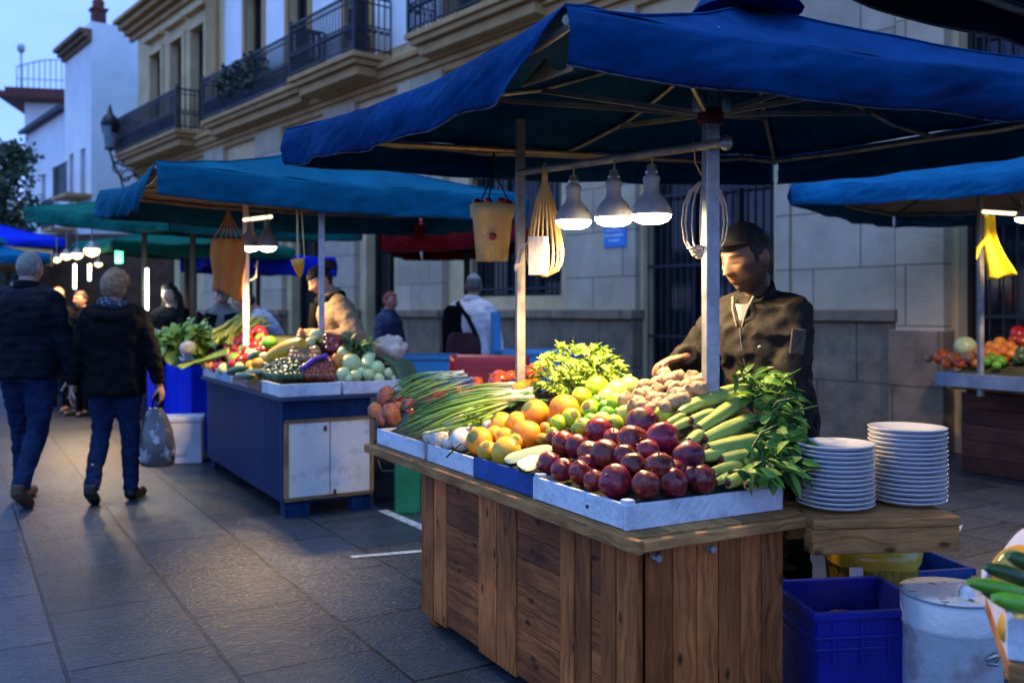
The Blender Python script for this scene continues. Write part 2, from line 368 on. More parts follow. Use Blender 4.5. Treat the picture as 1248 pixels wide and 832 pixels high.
SKIN = (.42,.23,.15)
def person(label, loc, face, H=1.72, lean=0., yaw=0., pitch=0., arms=None, legs=None, skin=SKIN, hair=(.02,.014,.01), hairstyle='short',
           jacket=None, trousers=None, shoes=None, beard=0., vox=.007, female=False, fat=1., jl=.86, thick=1., group=None, curl=.4, skirt=0., collar=True,
           hs=1., hup=0., hairmat=None, wrinkle=(.012,7.,(1,1,1.4)), sleeve=1., wristr=1.):
    k = H/1.75
    root = thing('person', label, 'person', loc, R(face), group)
    Tl = Matrix.Translation((0,0,.95)) @ Matrix.Rotation(R(lean),4,'X') @ Matrix.Translation((0,0,-.95))
    U = lambda p: Tl @ V(p)
    sw = (.172 if female else .190)*fat
    sh = {sd: U((sd*sw, .01, 1.425)) for sd in (-1,1)}
    arms = arms or {}; legs = legs or {}
    A = {}
    for sd in (-1,1):
        spec = arms.get(sd, {})
        wr = V(spec['w']) if 'w' in spec else U((sd*(sw+.085), -.05, .87))
        if spec.get('world'): wr = (Matrix.Translation(loc) @ Matrix.Rotation(R(face),4,'Z') @ Matrix.Scale(k,4)).inverted() @ V(spec['w'])
        el, wr = ik(sh[sd], wr, .292, .262, spec.get('hint', (sd*.5, 1, -.3)))
        A[sd] = (sh[sd], el, wr)
    Lg = {}
    for sd in (-1,1):
        kn, an = legs.get(sd, ((sd*.10,-.015,.505), (sd*.105,.025,.085)))
        Lg[sd] = (V((sd*.092,0,.93)), V(kn), V(an))
    hp = U((0,-.022-.0009*pitch,1.620+hup))
    MH = Matrix.Translation(hp) @ Matrix.Rotation(R(yaw),4,'Z') @ Matrix.Rotation(R(pitch+lean*.6),4,'X')
    MH = MH @ Matrix.Scale((.95 if female else 1.)*hs,4)
    # ---- one continuous body
    b = B()
    Ml = Tl.to_3x3()
    tors = [(.86,.150,.105),(.95,.165,.118),(1.05,.148,.105),(1.15,.150,.110),(1.27,.172,.118),(1.37,.165,.108),(1.44,.115,.08),(1.475,.07,.06)]
    b.loft([(U((0,0,z)), rx*fat, ry*fat, Ml) for z, rx, ry in tors], 20)
    b.tube([U((0,.015,1.42)), U((0,.012,1.5)), MH@V((0,.022,-.07)), MH@V((0,.015,-.02))], [.066,.057,.056,.056], 14)
    head_sheet(b, MH, lambda n: head_point(n, female))
    for sd in (-1,1):
        Me = MH @ Matrix.Translation((sd*.075,.012,.0)) @ Matrix.Rotation(sd*R(-14),4,'Z')
        b.ell(Me@V((0,.004,.006)), (.0085,.019,.030), Me.to_3x3(), 12, 8); b.ell(Me@V((0,-.001,-.018)), (.008,.010,.014), Me.to_3x3(), 10, 6)
        limb(b, [A[sd][0]+V((-sd*.034,0,-.03)), A[sd][1], A[sd][2]], [.046,.040,.027])
        d = A[sd][2]-A[sd][1]; spec = arms.get(sd, {})
        hd = V(spec.get('hd', d)); pn = V(spec.get('pn', (-sd,-.2,0)))
        hand(b, A[sd][2]+hd.normalized()*.012, hd, pn, spec.get('ts', sd), spec.get('curl', curl))
        limb(b, Lg[sd], [.088,.056,.040])
        an = Lg[sd][2]; td = V(legs.get('toe%d'%sd, (sd*.03,-.18,-.045)))
        limb(b, [an+V((0,.02,-.03)), an+td], [.036,.026])
    me = remesh(b, vox, 1)
    me.transform(Matrix.Scale(k,4))
    MHk = Matrix.Scale(k,4) @ MH; inv = MHk.inverted()
    n = len(me.vertices); co = np.empty(n*3, dtype=np.float64); me.vertices.foreach_get('co', co); co = co.reshape(-1,3)
    h = co @ np.array(inv.to_3x3()).T + np.array(inv.translation)
    x, y, z = np.abs(h[:,0]), h[:,1], h[:,2]
    G1 = lambda a, c, w: np.exp(-((a-c)/w)**2)
    col = np.tile(np.array(skin), (n,1)); front = np.clip((-y-.03)/.03, 0, 1)*(np.linalg.norm(h,axis=1) < .2)
    def paint(m, c):
        nonlocal col
        m = np.clip(m,0,1)[:,None]; col = col*(1-m)+np.array(c)*m
    paint(front*.35*G1(x,.045,.02)*G1(z,-.02,.02), (skin[0]*1.1,skin[1]*.7,skin[2]*.6))
    inhead = (np.linalg.norm(h,axis=1) < .2)
    if beard:
        jaw = np.clip((-.030-z-.35*np.clip(y+.03,-.06,.06)*(-1))/.02,0,1)*np.clip((.045-y)/.02,0,1)*np.clip((z+.135)/.02,0,1)
        mous = G1(z,-.041,.008)*G1(x,0,.03)
        side = np.clip((x-.045)/.012,0,1)*np.clip((.01-z)/.02,0,1)*np.clip((.03-y)/.02,0,1)
        hole = G1(x,0,.020)*G1(z,-.0555,.009)
        nz = np.array([mnoise.noise(V((p[0]*240,p[1]*240,p[2]*240))) if inhead[i] else 0 for i, p in enumerate(h)])
        paint(beard*inhead*np.clip(np.maximum(np.maximum(jaw,side*.9),mous*front),0,1)*(1-.9*hole*front)*(.85+.5*nz), (.018,.012,.009))
    paint(front*1.1*G1(x,0,.021)*G1(z,-.0555,.0085)*.85, (skin[0]*.75,skin[1]*.42,skin[2]*.42))
    br = front*np.clip(1.3*G1(z,.0335-(x-.03)**2*3,.0042)*np.clip((x-.010)/.006,0,1)*np.clip((.056-x)/.01,0,1),0,1)
    paint(br*.9, tuple(c*1.1 for c in hair))
    paint(front*.55*G1(x,.032,.016)*G1(z,.014,.009), (skin[0]*.6,skin[1]*.45,skin[2]*.45))  # shade of the eye sockets, painted into the skin colour
    eye = front*np.clip(1.5*G1(x,.0325,.0135)*G1(z,.0075,.0048),0,1)
    paint(eye*1.0, (.012,.008,.006))
    at = me.color_attributes.new('Col','FLOAT_COLOR','POINT')
    at.data.foreach_set('color', np.hstack([col, np.ones((n,1))]).astype(np.float32).ravel())
    me.materials.append(attr_mat('skin'))
    put('body', me, root, True)
    # ---- hair
    KS = Matrix.Scale(k,4)
    def headpart(name, fn, mat):
        q = B(); head_sheet(q, KS@MH, fn, 64, 48); o = q.build(name, mat, root, local=True); return o
    hm = hairmat or pm('hair_%d_%d'%(int(hair[0]*999),int(hair[2]*999)), tuple(c*1.5 for c in hair), hair, rough=.5, scale=40, stretch=(1,1,.25), bump=.9, bscale=120)
    def hairfn(low, frontz, puff, nz=.006):
        def f(nv):
            p = head_point(nv, female); zl = (frontz if p.y < -.03 else low + (frontz-low)*max(0,min(1,(-p.y+.02)/.05)))
            if abs(p.x) > .052 and p.y < .03: zl = max(zl, .0 if p.y > -.035 else frontz*.6)
            if low == -.062: zl = -.062 if p.y > .035 else (.012 if p.y > -.012 else (-.012 if p.y > -.036 else .05))
            w = max(0, min(1, (p.z-zl)/.012))
            g = puff + nz*mnoise.noise(nv*5.) + nz*.6*mnoise.noise(nv*14.)
            return p*(1-.06) if w <= 0 else p*(1-.06*(1-w)) + nv*g*w
        return f
    if hairstyle == 'short': headpart('hair', hairfn(-.055,.062,.010), hm)
    if hairstyle == 'crop': headpart('hair', hairfn(-.06,.070,.004,.001), hm)
    if hairstyle == 'under_cap': headpart('hair', hairfn(-.062,.05,.005,.002), hm)
    if hairstyle == 'bob': headpart('hair', hairfn(-.088,.056,.033,.014), hm)
    if hairstyle == 'long':
        headpart('hair', hairfn(-.11,.062,.018,.01), hm)
        q = B()
        for sx in (-1,1):
            q.tube([KS@MH@V((sx*.05,.03,.06)), KS@MH@V((sx*.083,.02,-.03)), KS@MH@V((sx*.095,.0,-.13)), KS@MH@V((sx*.09,-.03,-.25)), KS@MH@V((sx*.08,-.04,-.33))], [.022,.024,.028,.026,.008], 10)
        q.tube([KS@MH@V((0,.06,.04)), KS@MH@V((0,.10,-.05)), KS@MH@V((0,.10,-.2)), KS@MH@V((0,.10,-.3))], [.05,.075,.08,.03], 12)
        q.build('hair_lock', hm, root, local=True)
    if hairstyle == 'bun':
        headpart('hair', hairfn(-.06,.062,.008), hm)
        q = B(); q.ell(KS@MH@V((0,.105,.075)), (.045,.045,.04)); q.build('hair_bun', hm, root, local=True)
    # ---- clothes
    if jacket:
        q = B(); t = thick
        ring = [(jl,.172,.128),(jl+.06,.176,.130),(1.05,.166,.124),(1.16,.168,.128),(1.28,.192,.134),(1.38,.198,.126),(1.445,.140,.098),(1.487,.082,.076)]
        q.loft([(U((0,0,z)), rx*fat*t, ry*fat*t*(1.0), Ml) for z, rx, ry in ring], 24)
        for sd in (-1,1):
            a, e, w = A[sd]; w2 = e+(w-e)*(1.0*sleeve)
            limb(q, [a+V((-sd*.028,0,-.022)), e], [.074*t,.062*t]); limb(q, [U((sd*.05,.012,1.452)), a+V((-sd*.03,.0,-.018))], [.060*t,.068*t])
            q.tube([e, e.lerp(w2,.3), e.lerp(w2,.7), w2], [.062*t,.060*t,.050*t,.042*t*wristr], 16)
        me = remesh(q, .011, 6, wrinkle); me.transform(KS); me.materials.append(jacket)
        put('jacket', me, root, True)
        if collar:
            q = B()
            c0 = U((0,.010,1.478))
            q.tube([c0 + Ml@V((math.cos(a)*.073, math.sin(a)*.074-.004, .012*math.sin(a)+.012)) for a in [2*math.pi*i/24 for i in range(24)]], .021, 10, close=True)
            q.tube([c0 + Ml@V((math.cos(a)*.076, math.sin(a)*.078-.006, .012*math.sin(a)+.036)) for a in [2*math.pi*i/24 for i in range(24)]], .017, 10, close=True)
            me = remesh(q, .007, 3); me.transform(KS); me.materials.append(jacket); put('collar', me, root, True)
    if trousers:
        q = B()
        q.loft([(V((0,0,z)), rx*fat, ry*fat) for z, rx, ry in [(.84,.158,.118),(.92,.170,.124),(1.0,.158,.116)]], 20)
        for sd in (-1,1):
            hpn, kn, an = Lg[sd]; bot = an+V((0,0,-.02))
            limb(q, [hpn, kn], [.100*fat,.071]); q.tube([kn, kn.lerp(bot,.3), kn.lerp(bot,.75), bot], [.070,.068,.058,.058], 14)
        me = remesh(q, .012, 5, (.012,9.,(1,1,1.6))); me.transform(KS); me.materials.append(trousers); put('trousers', me, root, True)
    if shoes:
        for sd in (-1,1):
            an = Lg[sd][2]; td = V(legs.get('toe%d'%sd, (sd*.03,-.18,-.045)))
            q = B(); q.tube([an+V((0,.045,-.048)), an+V((0,.02,-.045)), an+td*.5+V((0,0,-.03)), an+td*.95+V((0,0,-.012)), an+td*1.12+V((0,0,-.014))], [.030,.044,.045,.040,.022], 14)
            q.tube([an+V((0,.012,-.05)), an+V((0,.012,.02))], [.05,.046], 12)
            me = remesh(q, .008, 3); me.transform(KS); me.materials.append(shoes); put('shoe', me, root, True)
    def wp(p, up=True): return root.matrix_basis @ (KS @ (U(p) if up else V(p)))
    def hpnt(p): return root.matrix_basis @ (KS @ MH @ V(p))
    M4 = root.matrix_basis @ KS @ MH
    return root, wp, hpnt, M4, A

def cap_on(root, M4, mat, brim=True, low=.060):
    q = B()
    def f(n):
        p = head_point(n, False)
        w = max(0, min(1, (p.z-low+.25*max(0,-p.y-.02))/.008))
        o = V((n.x*.088, n.y*.110-.001, n.z*.138))
        return p*.9 if w <= 0 else (p*.9).lerp(o, w)
    head_sheet(q, M4, f, 56, 44)
    o = q.build('cap', mat, root)
    if brim:
        q = B()
        def g(u, v):
            a = (u-.5)*2.3; r = .097 + v*.046*math.cos(a*1.15)
            return M4 @ V((math.sin(a)*r*.82, -math.cos(a)*r-.001, .084 - v*.004 - .014*abs(math.sin(a))))
        q.sheet(g, 20, 6); q.build('cap_brim', mat, o, solid=.004)
    return o
# ------------------------------------------------------------------ render, camera, light
S.render.engine = 'CYCLES'
S.cycles.use_denoising = True
try: S.cycles.denoiser = 'OPENIMAGEDENOISE'
except Exception: pass
S.cycles.max_bounces = 6; S.cycles.diffuse_bounces = 3; S.cycles.glossy_bounces = 3; S.cycles.transmission_bounces = 4
S.cycles.sample_clamp_indirect = 4.0
S.cycles.caustics_reflective = False; S.cycles.caustics_refractive = False
S.view_settings.view_transform = 'Standard'; S.view_settings.look = 'None'; S.view_settings.gamma = 1.0
S.view_settings.exposure = EXPOSURE
cam = bpy.data.cameras.new('camera'); co = bpy.data.objects.new('camera', cam); COL.objects.link(co)
co.location = (0,0,HC); co.rotation_euler = (R(90),0,0)
cam.sensor_width = 36; cam.lens = 36*FPX/1248; cam.shift_y = -(416-HY)/1248
cam.clip_start = .05; cam.clip_end = 600
cam.dof.use_dof = True; cam.dof.focus_distance = 3.35; cam.dof.aperture_fstop = 2.4
S.camera = co
w = bpy.data.worlds.new('World'); S.world = w; w.use_nodes = True
nt = w.node_tree; bg = nt.nodes['Background']; bg.inputs['Strength'].default_value = SKY
sk = nt.nodes.new('ShaderNodeTexSky'); sk.sky_type = 'NISHITA'; sk.sun_disc = False
SUN_EL, SUN_AZ = 80., 250.     # azimuth: compass bearing the light comes from, clockwise from +Y
sk.sun_elevation = R(SUN_EL); sk.sun_rotation = R(SUN_AZ); sk.air_density = 1.0; sk.dust_density = .4; sk.ozone_density = 1.6
# thin dusk cloud drifting across the sky
tc = nt.nodes.new('ShaderNodeTexCoord'); mp = nt.nodes.new('ShaderNodeMapping'); mp.inputs['Scale'].default_value = (1,1,3)
no = nt.nodes.new('ShaderNodeTexNoise'); no.inputs['Scale'].default_value = 2.6; no.inputs['Detail'].default_value = 6
nt.links.new(tc.outputs['Generated'], mp.inputs[0]); nt.links.new(mp.outputs[0], no.inputs['Vector'])
cr = ramp(nt, no.outputs['Fac'], [(.40,(.12,.12,.12)),(.72,(.6,.6,.6))])
mx = nt.nodes.new('ShaderNodeMix'); mx.data_type = 'RGBA'; nt.links.new(cr, mx.inputs['Factor']); nt.links.new(sk.outputs[0], mx.inputs['A']); mx.inputs['B'].default_value = CLOUD
tn = nt.nodes.new('ShaderNodeMix'); tn.data_type = 'RGBA'; tn.blend_type = 'MULTIPLY'; tn.inputs['Factor'].default_value = 1.0
nt.links.new(mx.outputs['Result'], tn.inputs['A']); tn.inputs['B'].default_value = (.41,.735,1.10,1); 
sz = nt.nodes.new('ShaderNodeSeparateXYZ'); nt.links.new(tc.outputs['Generated'], sz.inputs[0])
lowc = ramp(nt, sz.outputs['Z'], [(.0,(1.12,.74,.93)),(.30,(1.12,.78,.96)),(.62,(1,1,1))])     # the dusk sky pales to lilac near the horizon
t2 = nt.nodes.new('ShaderNodeMix'); t2.data_type = 'RGBA'; t2.blend_type = 'MULTIPLY'; t2.inputs['Factor'].default_value = 1.0
nt.links.new(tn.outputs['Result'], t2.inputs['A']); nt.links.new(lowc, t2.inputs['B']); nt.links.new(t2.outputs['Result'], bg.inputs['Color'])
sl = bpy.data.lights.new('sun','SUN'); so = bpy.data.objects.new('sun', sl); COL.objects.link(so)
sl.energy = SUN; sl.angle = R(7); sl.color = (1.0,.96,.90)
el, az = R(SUN_EL), R(SUN_AZ)
so.rotation_euler = V((-math.sin(az)*math.cos(el), -math.cos(az)*math.cos(el), -math.sin(el))).to_track_quat('-Z','Y').to_euler()
def lamp_light(loc, e, r=.03, col=(1.0,.66,.32), spot=None, rot=None):
    l = bpy.data.lights.new('lamp_light', 'SPOT' if spot else 'POINT'); l.energy = e; l.color = col; l.shadow_soft_size = r
    o = bpy.data.objects.new('lamp_light', l); COL.objects.link(o); o.location = loc
    if spot: l.spot_size = R(spot); l.spot_blend = .5
    return o

# ------------------------------------------------------------------ ground
ST = math.atan2(-.6,1.)      # the street runs along (-.6, 1)
m, nt, b = nodes('street_stone'); L = nt.links.new
ge = N(nt,'ShaderNodeNewGeometry'); mp = N(nt,'ShaderNodeMapping'); mp.inputs['Rotation'].default_value = (0,0,R(-121)); mp.inputs['Location'].default_value = (.3,-.18,0)
L(ge.outputs['Position'], mp.inputs[0])
bk = N(nt,'ShaderNodeTexBrick', Scale=1.0); bk.inputs['Brick Width'].default_value = .78; bk.inputs['Row Height'].default_value = .56
bk.inputs['Mortar Size'].default_value = .009; bk.inputs['Mortar Smooth'].default_value = .2; bk.inputs['Bias'].default_value = -.1
bk.inputs['Color1'].default_value = (.030,.038,.048,1); bk.inputs['Color2'].default_value = (.058,.067,.078,1); bk.inputs['Mortar'].default_value = (.008,.009,.010,1)
L(mp.outputs[0], bk.inputs['Vector'])
n1 = N(nt,'ShaderNodeTexNoise', Scale=1.1, Detail=8., Roughness=.65); L(ge.outputs['Position'], n1.inputs['Vector'])
n2 = N(nt,'ShaderNodeTexNoise', Scale=26., Detail=5., Roughness=.7, Distortion=1.6); L(ge.outputs['Position'], n2.inputs['Vector'])
mx = N(nt,'ShaderNodeMix', data_type='RGBA', blend_type='MULTIPLY'); mx.inputs['Factor'].default_value = .9
L(bk.outputs['Color'], mx.inputs['A']); L(ramp(nt, n1.outputs['Fac'], [(.3,(.45,.45,.47)),(.7,(1.35,1.32,1.3))]), mx.inputs['B'])
mx2 = N(nt,'ShaderNodeMix', data_type='RGBA', blend_type='MULTIPLY'); mx2.inputs['Factor'].default_value = .7
L(mx.outputs['Result'], mx2.inputs['A']); L(ramp(nt, n2.outputs['Fac'], [(.35,(.62,.62,.63)),(.65,(1.2,1.2,1.2))]), mx2.inputs['B'])
L(mx2.outputs['Result'], b.inputs['Base Color'])
rr = ramp(nt, n2.outputs['Fac'], [(.3,(.26,)*3),(.7,(.52,)*3)]); L(rr, b.inputs['Roughness'])
wv = N(nt,'ShaderNodeTexWave', Scale=9., Distortion=9., Detail=3.); wv.inputs['Detail Scale'].default_value = 1.4; L(mp.outputs[0], wv.inputs['Vector'])
ma = N(nt,'ShaderNodeMath', operation='MULTIPLY_ADD'); L(wv.outputs['Fac'], ma.inputs[0]); ma.inputs[1].default_value = .22; n2s = N(nt,'ShaderNodeMath', operation='MULTIPLY'); n2s.inputs[1].default_value = .45; L(n2.outputs['Fac'], n2s.inputs[0]); L(n2s.outputs[0], ma.inputs[2])
mb = N(nt,'ShaderNodeMath', operation='MULTIPLY_ADD'); L(bk.outputs['Fac'], mb.inputs[0]); mb.inputs[1].default_value = -2.2; L(ma.outputs[0], mb.inputs[2])
bp = N(nt,'ShaderNodeBump', Strength=.7, Distance=.012); L(mb.outputs[0], bp.inputs['Height']); L(bp.outputs[0], b.inputs['Normal'])
MATS['street'] = m
q = B(); q.add([(-140,-30,0),(120,-30,0),(120,260,0),(-140,260,0)], [(0,1,2,3)]); tag(q.build('street', m), kind='structure')
mark = pm('road_paint', (.55,.54,.50), (.22,.22,.22), rough=.7, scale=14, lo=.3, hi=.55, world=True)
def strip(pa, pb, wd, name='painted_line'):
    a, c = G(*pa), G(*pb); d = (c-a).normalized(); n = V((-d.y,d.x,0))*wd/2; z = V((0,0,.004))
    q = B(); q.add([a+n+z, a-n+z, c-n+z, c+n+z], [(0,1,2,3)]); tag(q.build('road_marking', mark), kind='structure')
strip((428,679),(522,671),.05); strip((466,622),(540,654),.07)

# ------------------------------------------------------------------ the long building behind the stalls
FD = 1.2886
P0 = V((3.75,10,0)); FA = math.atan2(.776,-.6307)
MF = Matrix.Translation(P0) @ Matrix.Rotation(FA,4,'Z')
plaster = pm('beige_plaster', (.72,.52,.27), (.52,.37,.19), rough=.85, scale=1.3, bump=.25, bscale=30)
white_pl = pm('white_plaster', (.84,.85,.86), (.72,.73,.75), rough=.85, scale=.8, bump=.2, bscale=30)
stone = pm('base_stone', (.34,.24,.155), (.16,.11,.075), rough=.8, blocks=(.95,.64), scale=3.2, detail=9, bump=.5, bscale=55, lo=.3, hi=.7)
dress = pm('dressed_stone', (.60,.485,.33), (.38,.30,.205), rough=.8, blocks=(1.15,.62), scale=1.6, detail=9, bump=.35, bscale=45, lo=.28, hi=.72)
ochre = pm('ochre_trim', (.50,.30,.12), (.37,.21,.08), rough=.8, scale=2.2, bump=.25, bscale=40)
iron = pm('black_iron', (.018,.022,.030), (.010,.012,.016), rough=.5, bump=.1)
dark = pm('dark_door', (.035,.022,.016), (.018,.012,.010), rough=.6)
pane = pm('window_pane', (.012,.016,.024), (.008,.010,.014), rough=.08, rvar=.03, bump=0)
shut = pm('brown_shutter', (.13,.085,.05), (.08,.055,.035), rough=.65)
def wallsheet(q, l0, l1, z0, z1, ops, dep=.28, y=0.):
    ls = sorted({l0,l1,*[o[0] for o in ops],*[o[1] for o in ops]}); zs = sorted({z0,z1,*[o[2] for o in ops],*[o[3] for o in ops]})
    for i in range(len(ls)-1):
        for j in range(len(zs)-1):
            a, c, d, e = ls[i], ls[i+1], zs[j], zs[j+1]; mx_, mz = (a+c)/2, (d+e)/2
            if any(o[0] < mx_ < o[1] and o[2] < mz < o[3] for o in ops): continue
            q.add([(a,y,d),(c,y,d),(c,y,e),(a,y,e)], [(0,3,2,1)])
    for a, c, d, e in ops:
        q.add([(a,y,d),(a,y-dep,d),(a,y-dep,e),(a,y,e)], [(0,1,2,3)]); q.add([(c,y,d),(c,y-dep,d),(c,y-dep,e),(c,y,e)], [(3,2,1,0)])
        q.add([(a,y,e),(c,y,e),(c,y-dep,e),(a,y-dep,e)], [(0,1,2,3)]); q.add([(a,y,d),(c,y,d),(c,y-dep,d),(a,y-dep,d)], [(3,2,1,0)])
def house(name, label, M, l0, l1, H, depth, mat, ops, y=0.):
    o = thing(name, label, 'building'); o.matrix_basis = M
    q = B(); wallsheet(q, l0, l1, 0, H, ops)
    for f in ([(l0,0,0),(l0,-depth,0),(l0,-depth,H),(l0,0,H)], [(l1,0,0),(l1,0,H),(l1,-depth,H),(l1,-depth,0)], [(l0,-depth,0),(l1,-depth,0),(l1,-depth,H),(l0,-depth,H)], [(l0,0,H),(l0,-depth,H),(l1,-depth,H),(l1,0,H)]):
        q.add(f, [(0,1,2,3)])
    q.build('wall', mat, o, local=True)
    return o
def window(par, a, c, z0, z1, frame=None, dep=.24, mull=1, trans=1, shutter=False, surround=None, sw=.16):
    q = B(); fw = .05; cx = (a+c)/2
    q.box((a+fw/2,-dep+.03,(z0+z1)/2),(fw,.06,z1-z0)); q.box((c-fw/2,-dep+.03,(z0+z1)/2),(fw,.06,z1-z0))
    q.box((cx,-dep+.03,z1-fw/2),(c-a-2*fw-.002,.06,fw)); q.box((cx,-dep+.03,z0+fw/2),(c-a-2*fw-.002,.06,fw))
    for i in range(mull): q.box((a+(c-a)*(i+1)/(mull+1),-dep+.028,(z0+z1)/2),(.04,.05,z1-z0-2*fw-.004))
    f = q.build('window', frame or shut, par, local=True)
    q = B(); q.add([(a,-dep-.01,z0),(c,-dep-.01,z0),(c,-dep-.01,z1),(a,-dep-.01,z1)], [(0,3,2,1)]); q.build('pane', pane, f, local=True)
    if surround:
        q = B(); s = sw
        q.box((a-s/2,.03,(z0+z1)/2),(s,.07,z1-z0)); q.box((c+s/2,.03,(z0+z1)/2),(s,.07,z1-z0)); q.box((cx,.034,z1+s/2+.001),(c-a+2*s,.08,s))
        q.box((cx,.09,z1+s+.30),(c-a+2*s+.16,.20,.10)); q.build('surround', surround, f, local=True, bevel=.008)
    return f
def grille(par, a, c, z0, z1, y=-.1, step=.11, name='iron_grille'):
    q = B(); n = int((c-a)/step)
    for i in range(n+1):
        l = a+(c-a)*i/n; q.tube([(l,y,z0),(l,y,z1)], .011, 6)
    z = z0+.12
    while z < z1:
        q.box(((a+c)/2,y+.012,z),(c-a,.012,.035)); z += .92
    return q.build(name, iron, par, local=True)
S_ = lambda s: s*FD
ops = [(S_(.86),S_(2.46),.02,4.3), (S_(-3.2),S_(-.8),.02,4.6), (S_(3.72),S_(5.5),1.62,4.2), (S_(7.3),S_(8.1),.02,4.1), (S_(9.6),S_(10.6),.02,4.1), (S_(12.2),S_(13.2),1.5,4.1),(S_(15),S_(16),.02,4.0)]
uw = [(s, .5) for s in (4.35,5.55,8.3,10.3,12.1,14.9,16.15,17.5,1.5,-.5)]
ops += [(S_(s)-.48,S_(s)+.48,6.3,8.95) for s, _ in uw]
fac = house('long_building', 'long two storey ochre and white building with iron balconies behind the stalls', MF, S_(-5), S_(18.85), 10.25, 9., plaster, ops)
for i, o in enumerate(ops):
    if i < 7:
        window(fac, *o, frame=dark if i in (1,3,4,6) else iron, mull=2 if i in (0,2) else 1, dep=.26)
        if i in (0,2,5): grille(fac, o[0], o[1], o[2], o[3])
        if i == 1: grille(fac, o[0]+.9, o[1]-.1, .3, o[3]-.2, y=-.16, step=.13)
    else: window(fac, *o, frame=shut, surround=ochre if o[0] < S_(13.5) else plaster)
q = B()   # white upper wall panels, proud of the plaster
for a, c in ((S_(1.9),S_(3.9)),(S_(4.85),S_(5.05)),(S_(6.05),S_(7.85)),(S_(8.75),S_(9.85)),(S_(10.75),S_(11.65)),(S_(12.55),S_(13.45)),(S_(-.1),S_(1.05))):
    q = B(); q.box(((a+c)/2,.012,8.0),(c-a,.03,3.5)); q.build('white_panel', white_pl, fac, local=True)
q = B()   # stone dressing of the ground storey
for a, c, p in ((-.75,-.36,.16),(.68,.82,.05),(2.5,3.57,.10),(5.95,7.05,.14),(8.3,9.3,.12),(10.8,11.9,.12),(13.4,14.4,.12)):
    q = B(); q.box((S_((a+c)/2),p/2+.001,2.75),(S_(c-a),p,5.5)); q.build('pilaster', dress, fac, local=True, bevel=.012)
q = B()
for a, c in ((-.30,.66),(3.62,5.9)): 
    q.box((S_((a+c)/2),.012,3.4),(S_(c-a),.025,4.1)) if c < 1 else None
q.build('wall_panel', dress, fac, local=True)
q = B()   # plinth and its ledge at eye level
for a, c, p in ((-.35,.72,.10),(2.46,3.63,.20),(3.66,5.85,.06),(5.92,7.1,.22),(8.26,9.36,.2),(10.75,11.95,.2),(13.3,14.5,.2)):
    q = B(); q.box((S_((a+c)/2),p/2+.003,.64),(S_(c-a),p,1.279)); q.box((S_((a+c)/2),p/2+.035,1.345),(S_(c-a)+.08,p+.07,.132)); q.build('plinth', stone, fac, local=True, bevel=.012)
q = B(); q.box((S_(-.555),.12,.6),(S_(.44),.24,1.2)); q.build('plinth', stone, fac, local=True, bevel=.012)
# string course, balconies, cornice
def molding(q, l0, l1, z, prof):
    for dz, h, p in prof: q.box(((l0+l1)/2, p/2-.002, z+dz+h/2), (l1-l0, p, h-.002))
q = B(); molding(q, S_(-5), S_(18.85)+.02, 5.45, [(0,.12,.10),(.12,.10,.16),(.22,.16,.24),(.38,.10,.32)]); q.build('string_course', ochre, fac, local=True, bevel=.012)
q = B(); molding(q, S_(13.3), S_(18.85)+.5, 9.75, [(0,.16,.12),(.16,.14,.28),(.30,.16,.46),(.46,.12,.62)]); q.build('cornice', ochre, fac, local=True, bevel=.015)
q = B(); q.box((S_(14.05),.05,7.6),(S_(.5),.12,4.2)); q.build('quoin', ochre, fac, local=True, bevel=.01)
bal = pm('balcony_iron', (.012,.022,.032), (.008,.012,.018), rough=.5, bump=0)
def balcony(a, c, dpt, plants=False):
    q = B(); l0, l1 = S_(a), S_(c); mid = (l0+l1)/2
    q.box((mid, dpt/2+.02, 6.03), (l1-l0, dpt, .10)); q.box((mid, dpt/2-.01, 5.93), (l1-l0-.16, dpt-.08, .10)); q.box((mid, dpt/2-.06, 5.79), (l1-l0-.36, dpt-.2, .17)); 
    s = q.build('balcony', ochre, fac, local=True, bevel=.015)
    q = B(); y1 = dpt-.04; z0, z1 = 6.10, 7.12
    def side(p, r):
        p, r = V(p), V(r); n = max(2, int((r-p).length/.115))
        for i in range(n+1):
            t = p.lerp(r, i/n); q.tube([t+V((0,0,z0)), t+V((0,0,z1))], .016, 5)
            if i < n:
                u = p.lerp(r,(i+.5)/n); q.tube([u+V((0,0,z0+.08)), u+V((0,0,z0+.34))], .009, 5); q.ell(u+V((0,0,z0+.40)), (.035,.035,.05), None, 6, 4)
        for z, h in ((z1,.045),(z1-.12,.022),(z0+.06,.03),(z0+.48,.02)): q.beam(p+V((0,0,z)), r+V((0,0,z)), .035, h)
    side((l0+.05,y1,0),(l1-.05,y1,0)); side((l0+.05,.05,0),(l0+.05,y1,0)); side((l1-.05,.05,0),(l1-.05,y1,0))
    for l in (l0+.05, l1-.05): q.box((l,y1,(z0+z1)/2+.04),(.05,.05,z1-z0+.1))
    q.build('railing', bal, s, local=True)
balcony(3.64,6.27,.62); balcony(7.3,9.38,.85); balcony(9.44,13.55,.6); balcony(14.5,18.6,.8); balcony(-.2,2.6,.6)
def leafmass(q, c, r, n, ls, seed=0, up=.2):
    rnd = random.Random(seed); c = V(c)
    for i in range(n):
        d = V((rnd.gauss(0,1),rnd.gauss(0,1),rnd.gauss(0,1))).normalized()*(rnd.random()**.4)
        p = c+V((d.x*r[0],d.y*r[1],d.z*r[2])); t = V((rnd.gauss(0,1),rnd.gauss(0,1),rnd.gauss(0,1)-.3)).normalized(); s = t.orthogonal().normalized()
        a = ls*rnd.uniform(.6,1.3); nn = t.cross(s)
        q.add([p, p+t*a*.5+s*a*.28+nn*a*.06, p+t*a, p+t*a*.5-s*a*.28+nn*a*.06], [(0,1,2,3)])
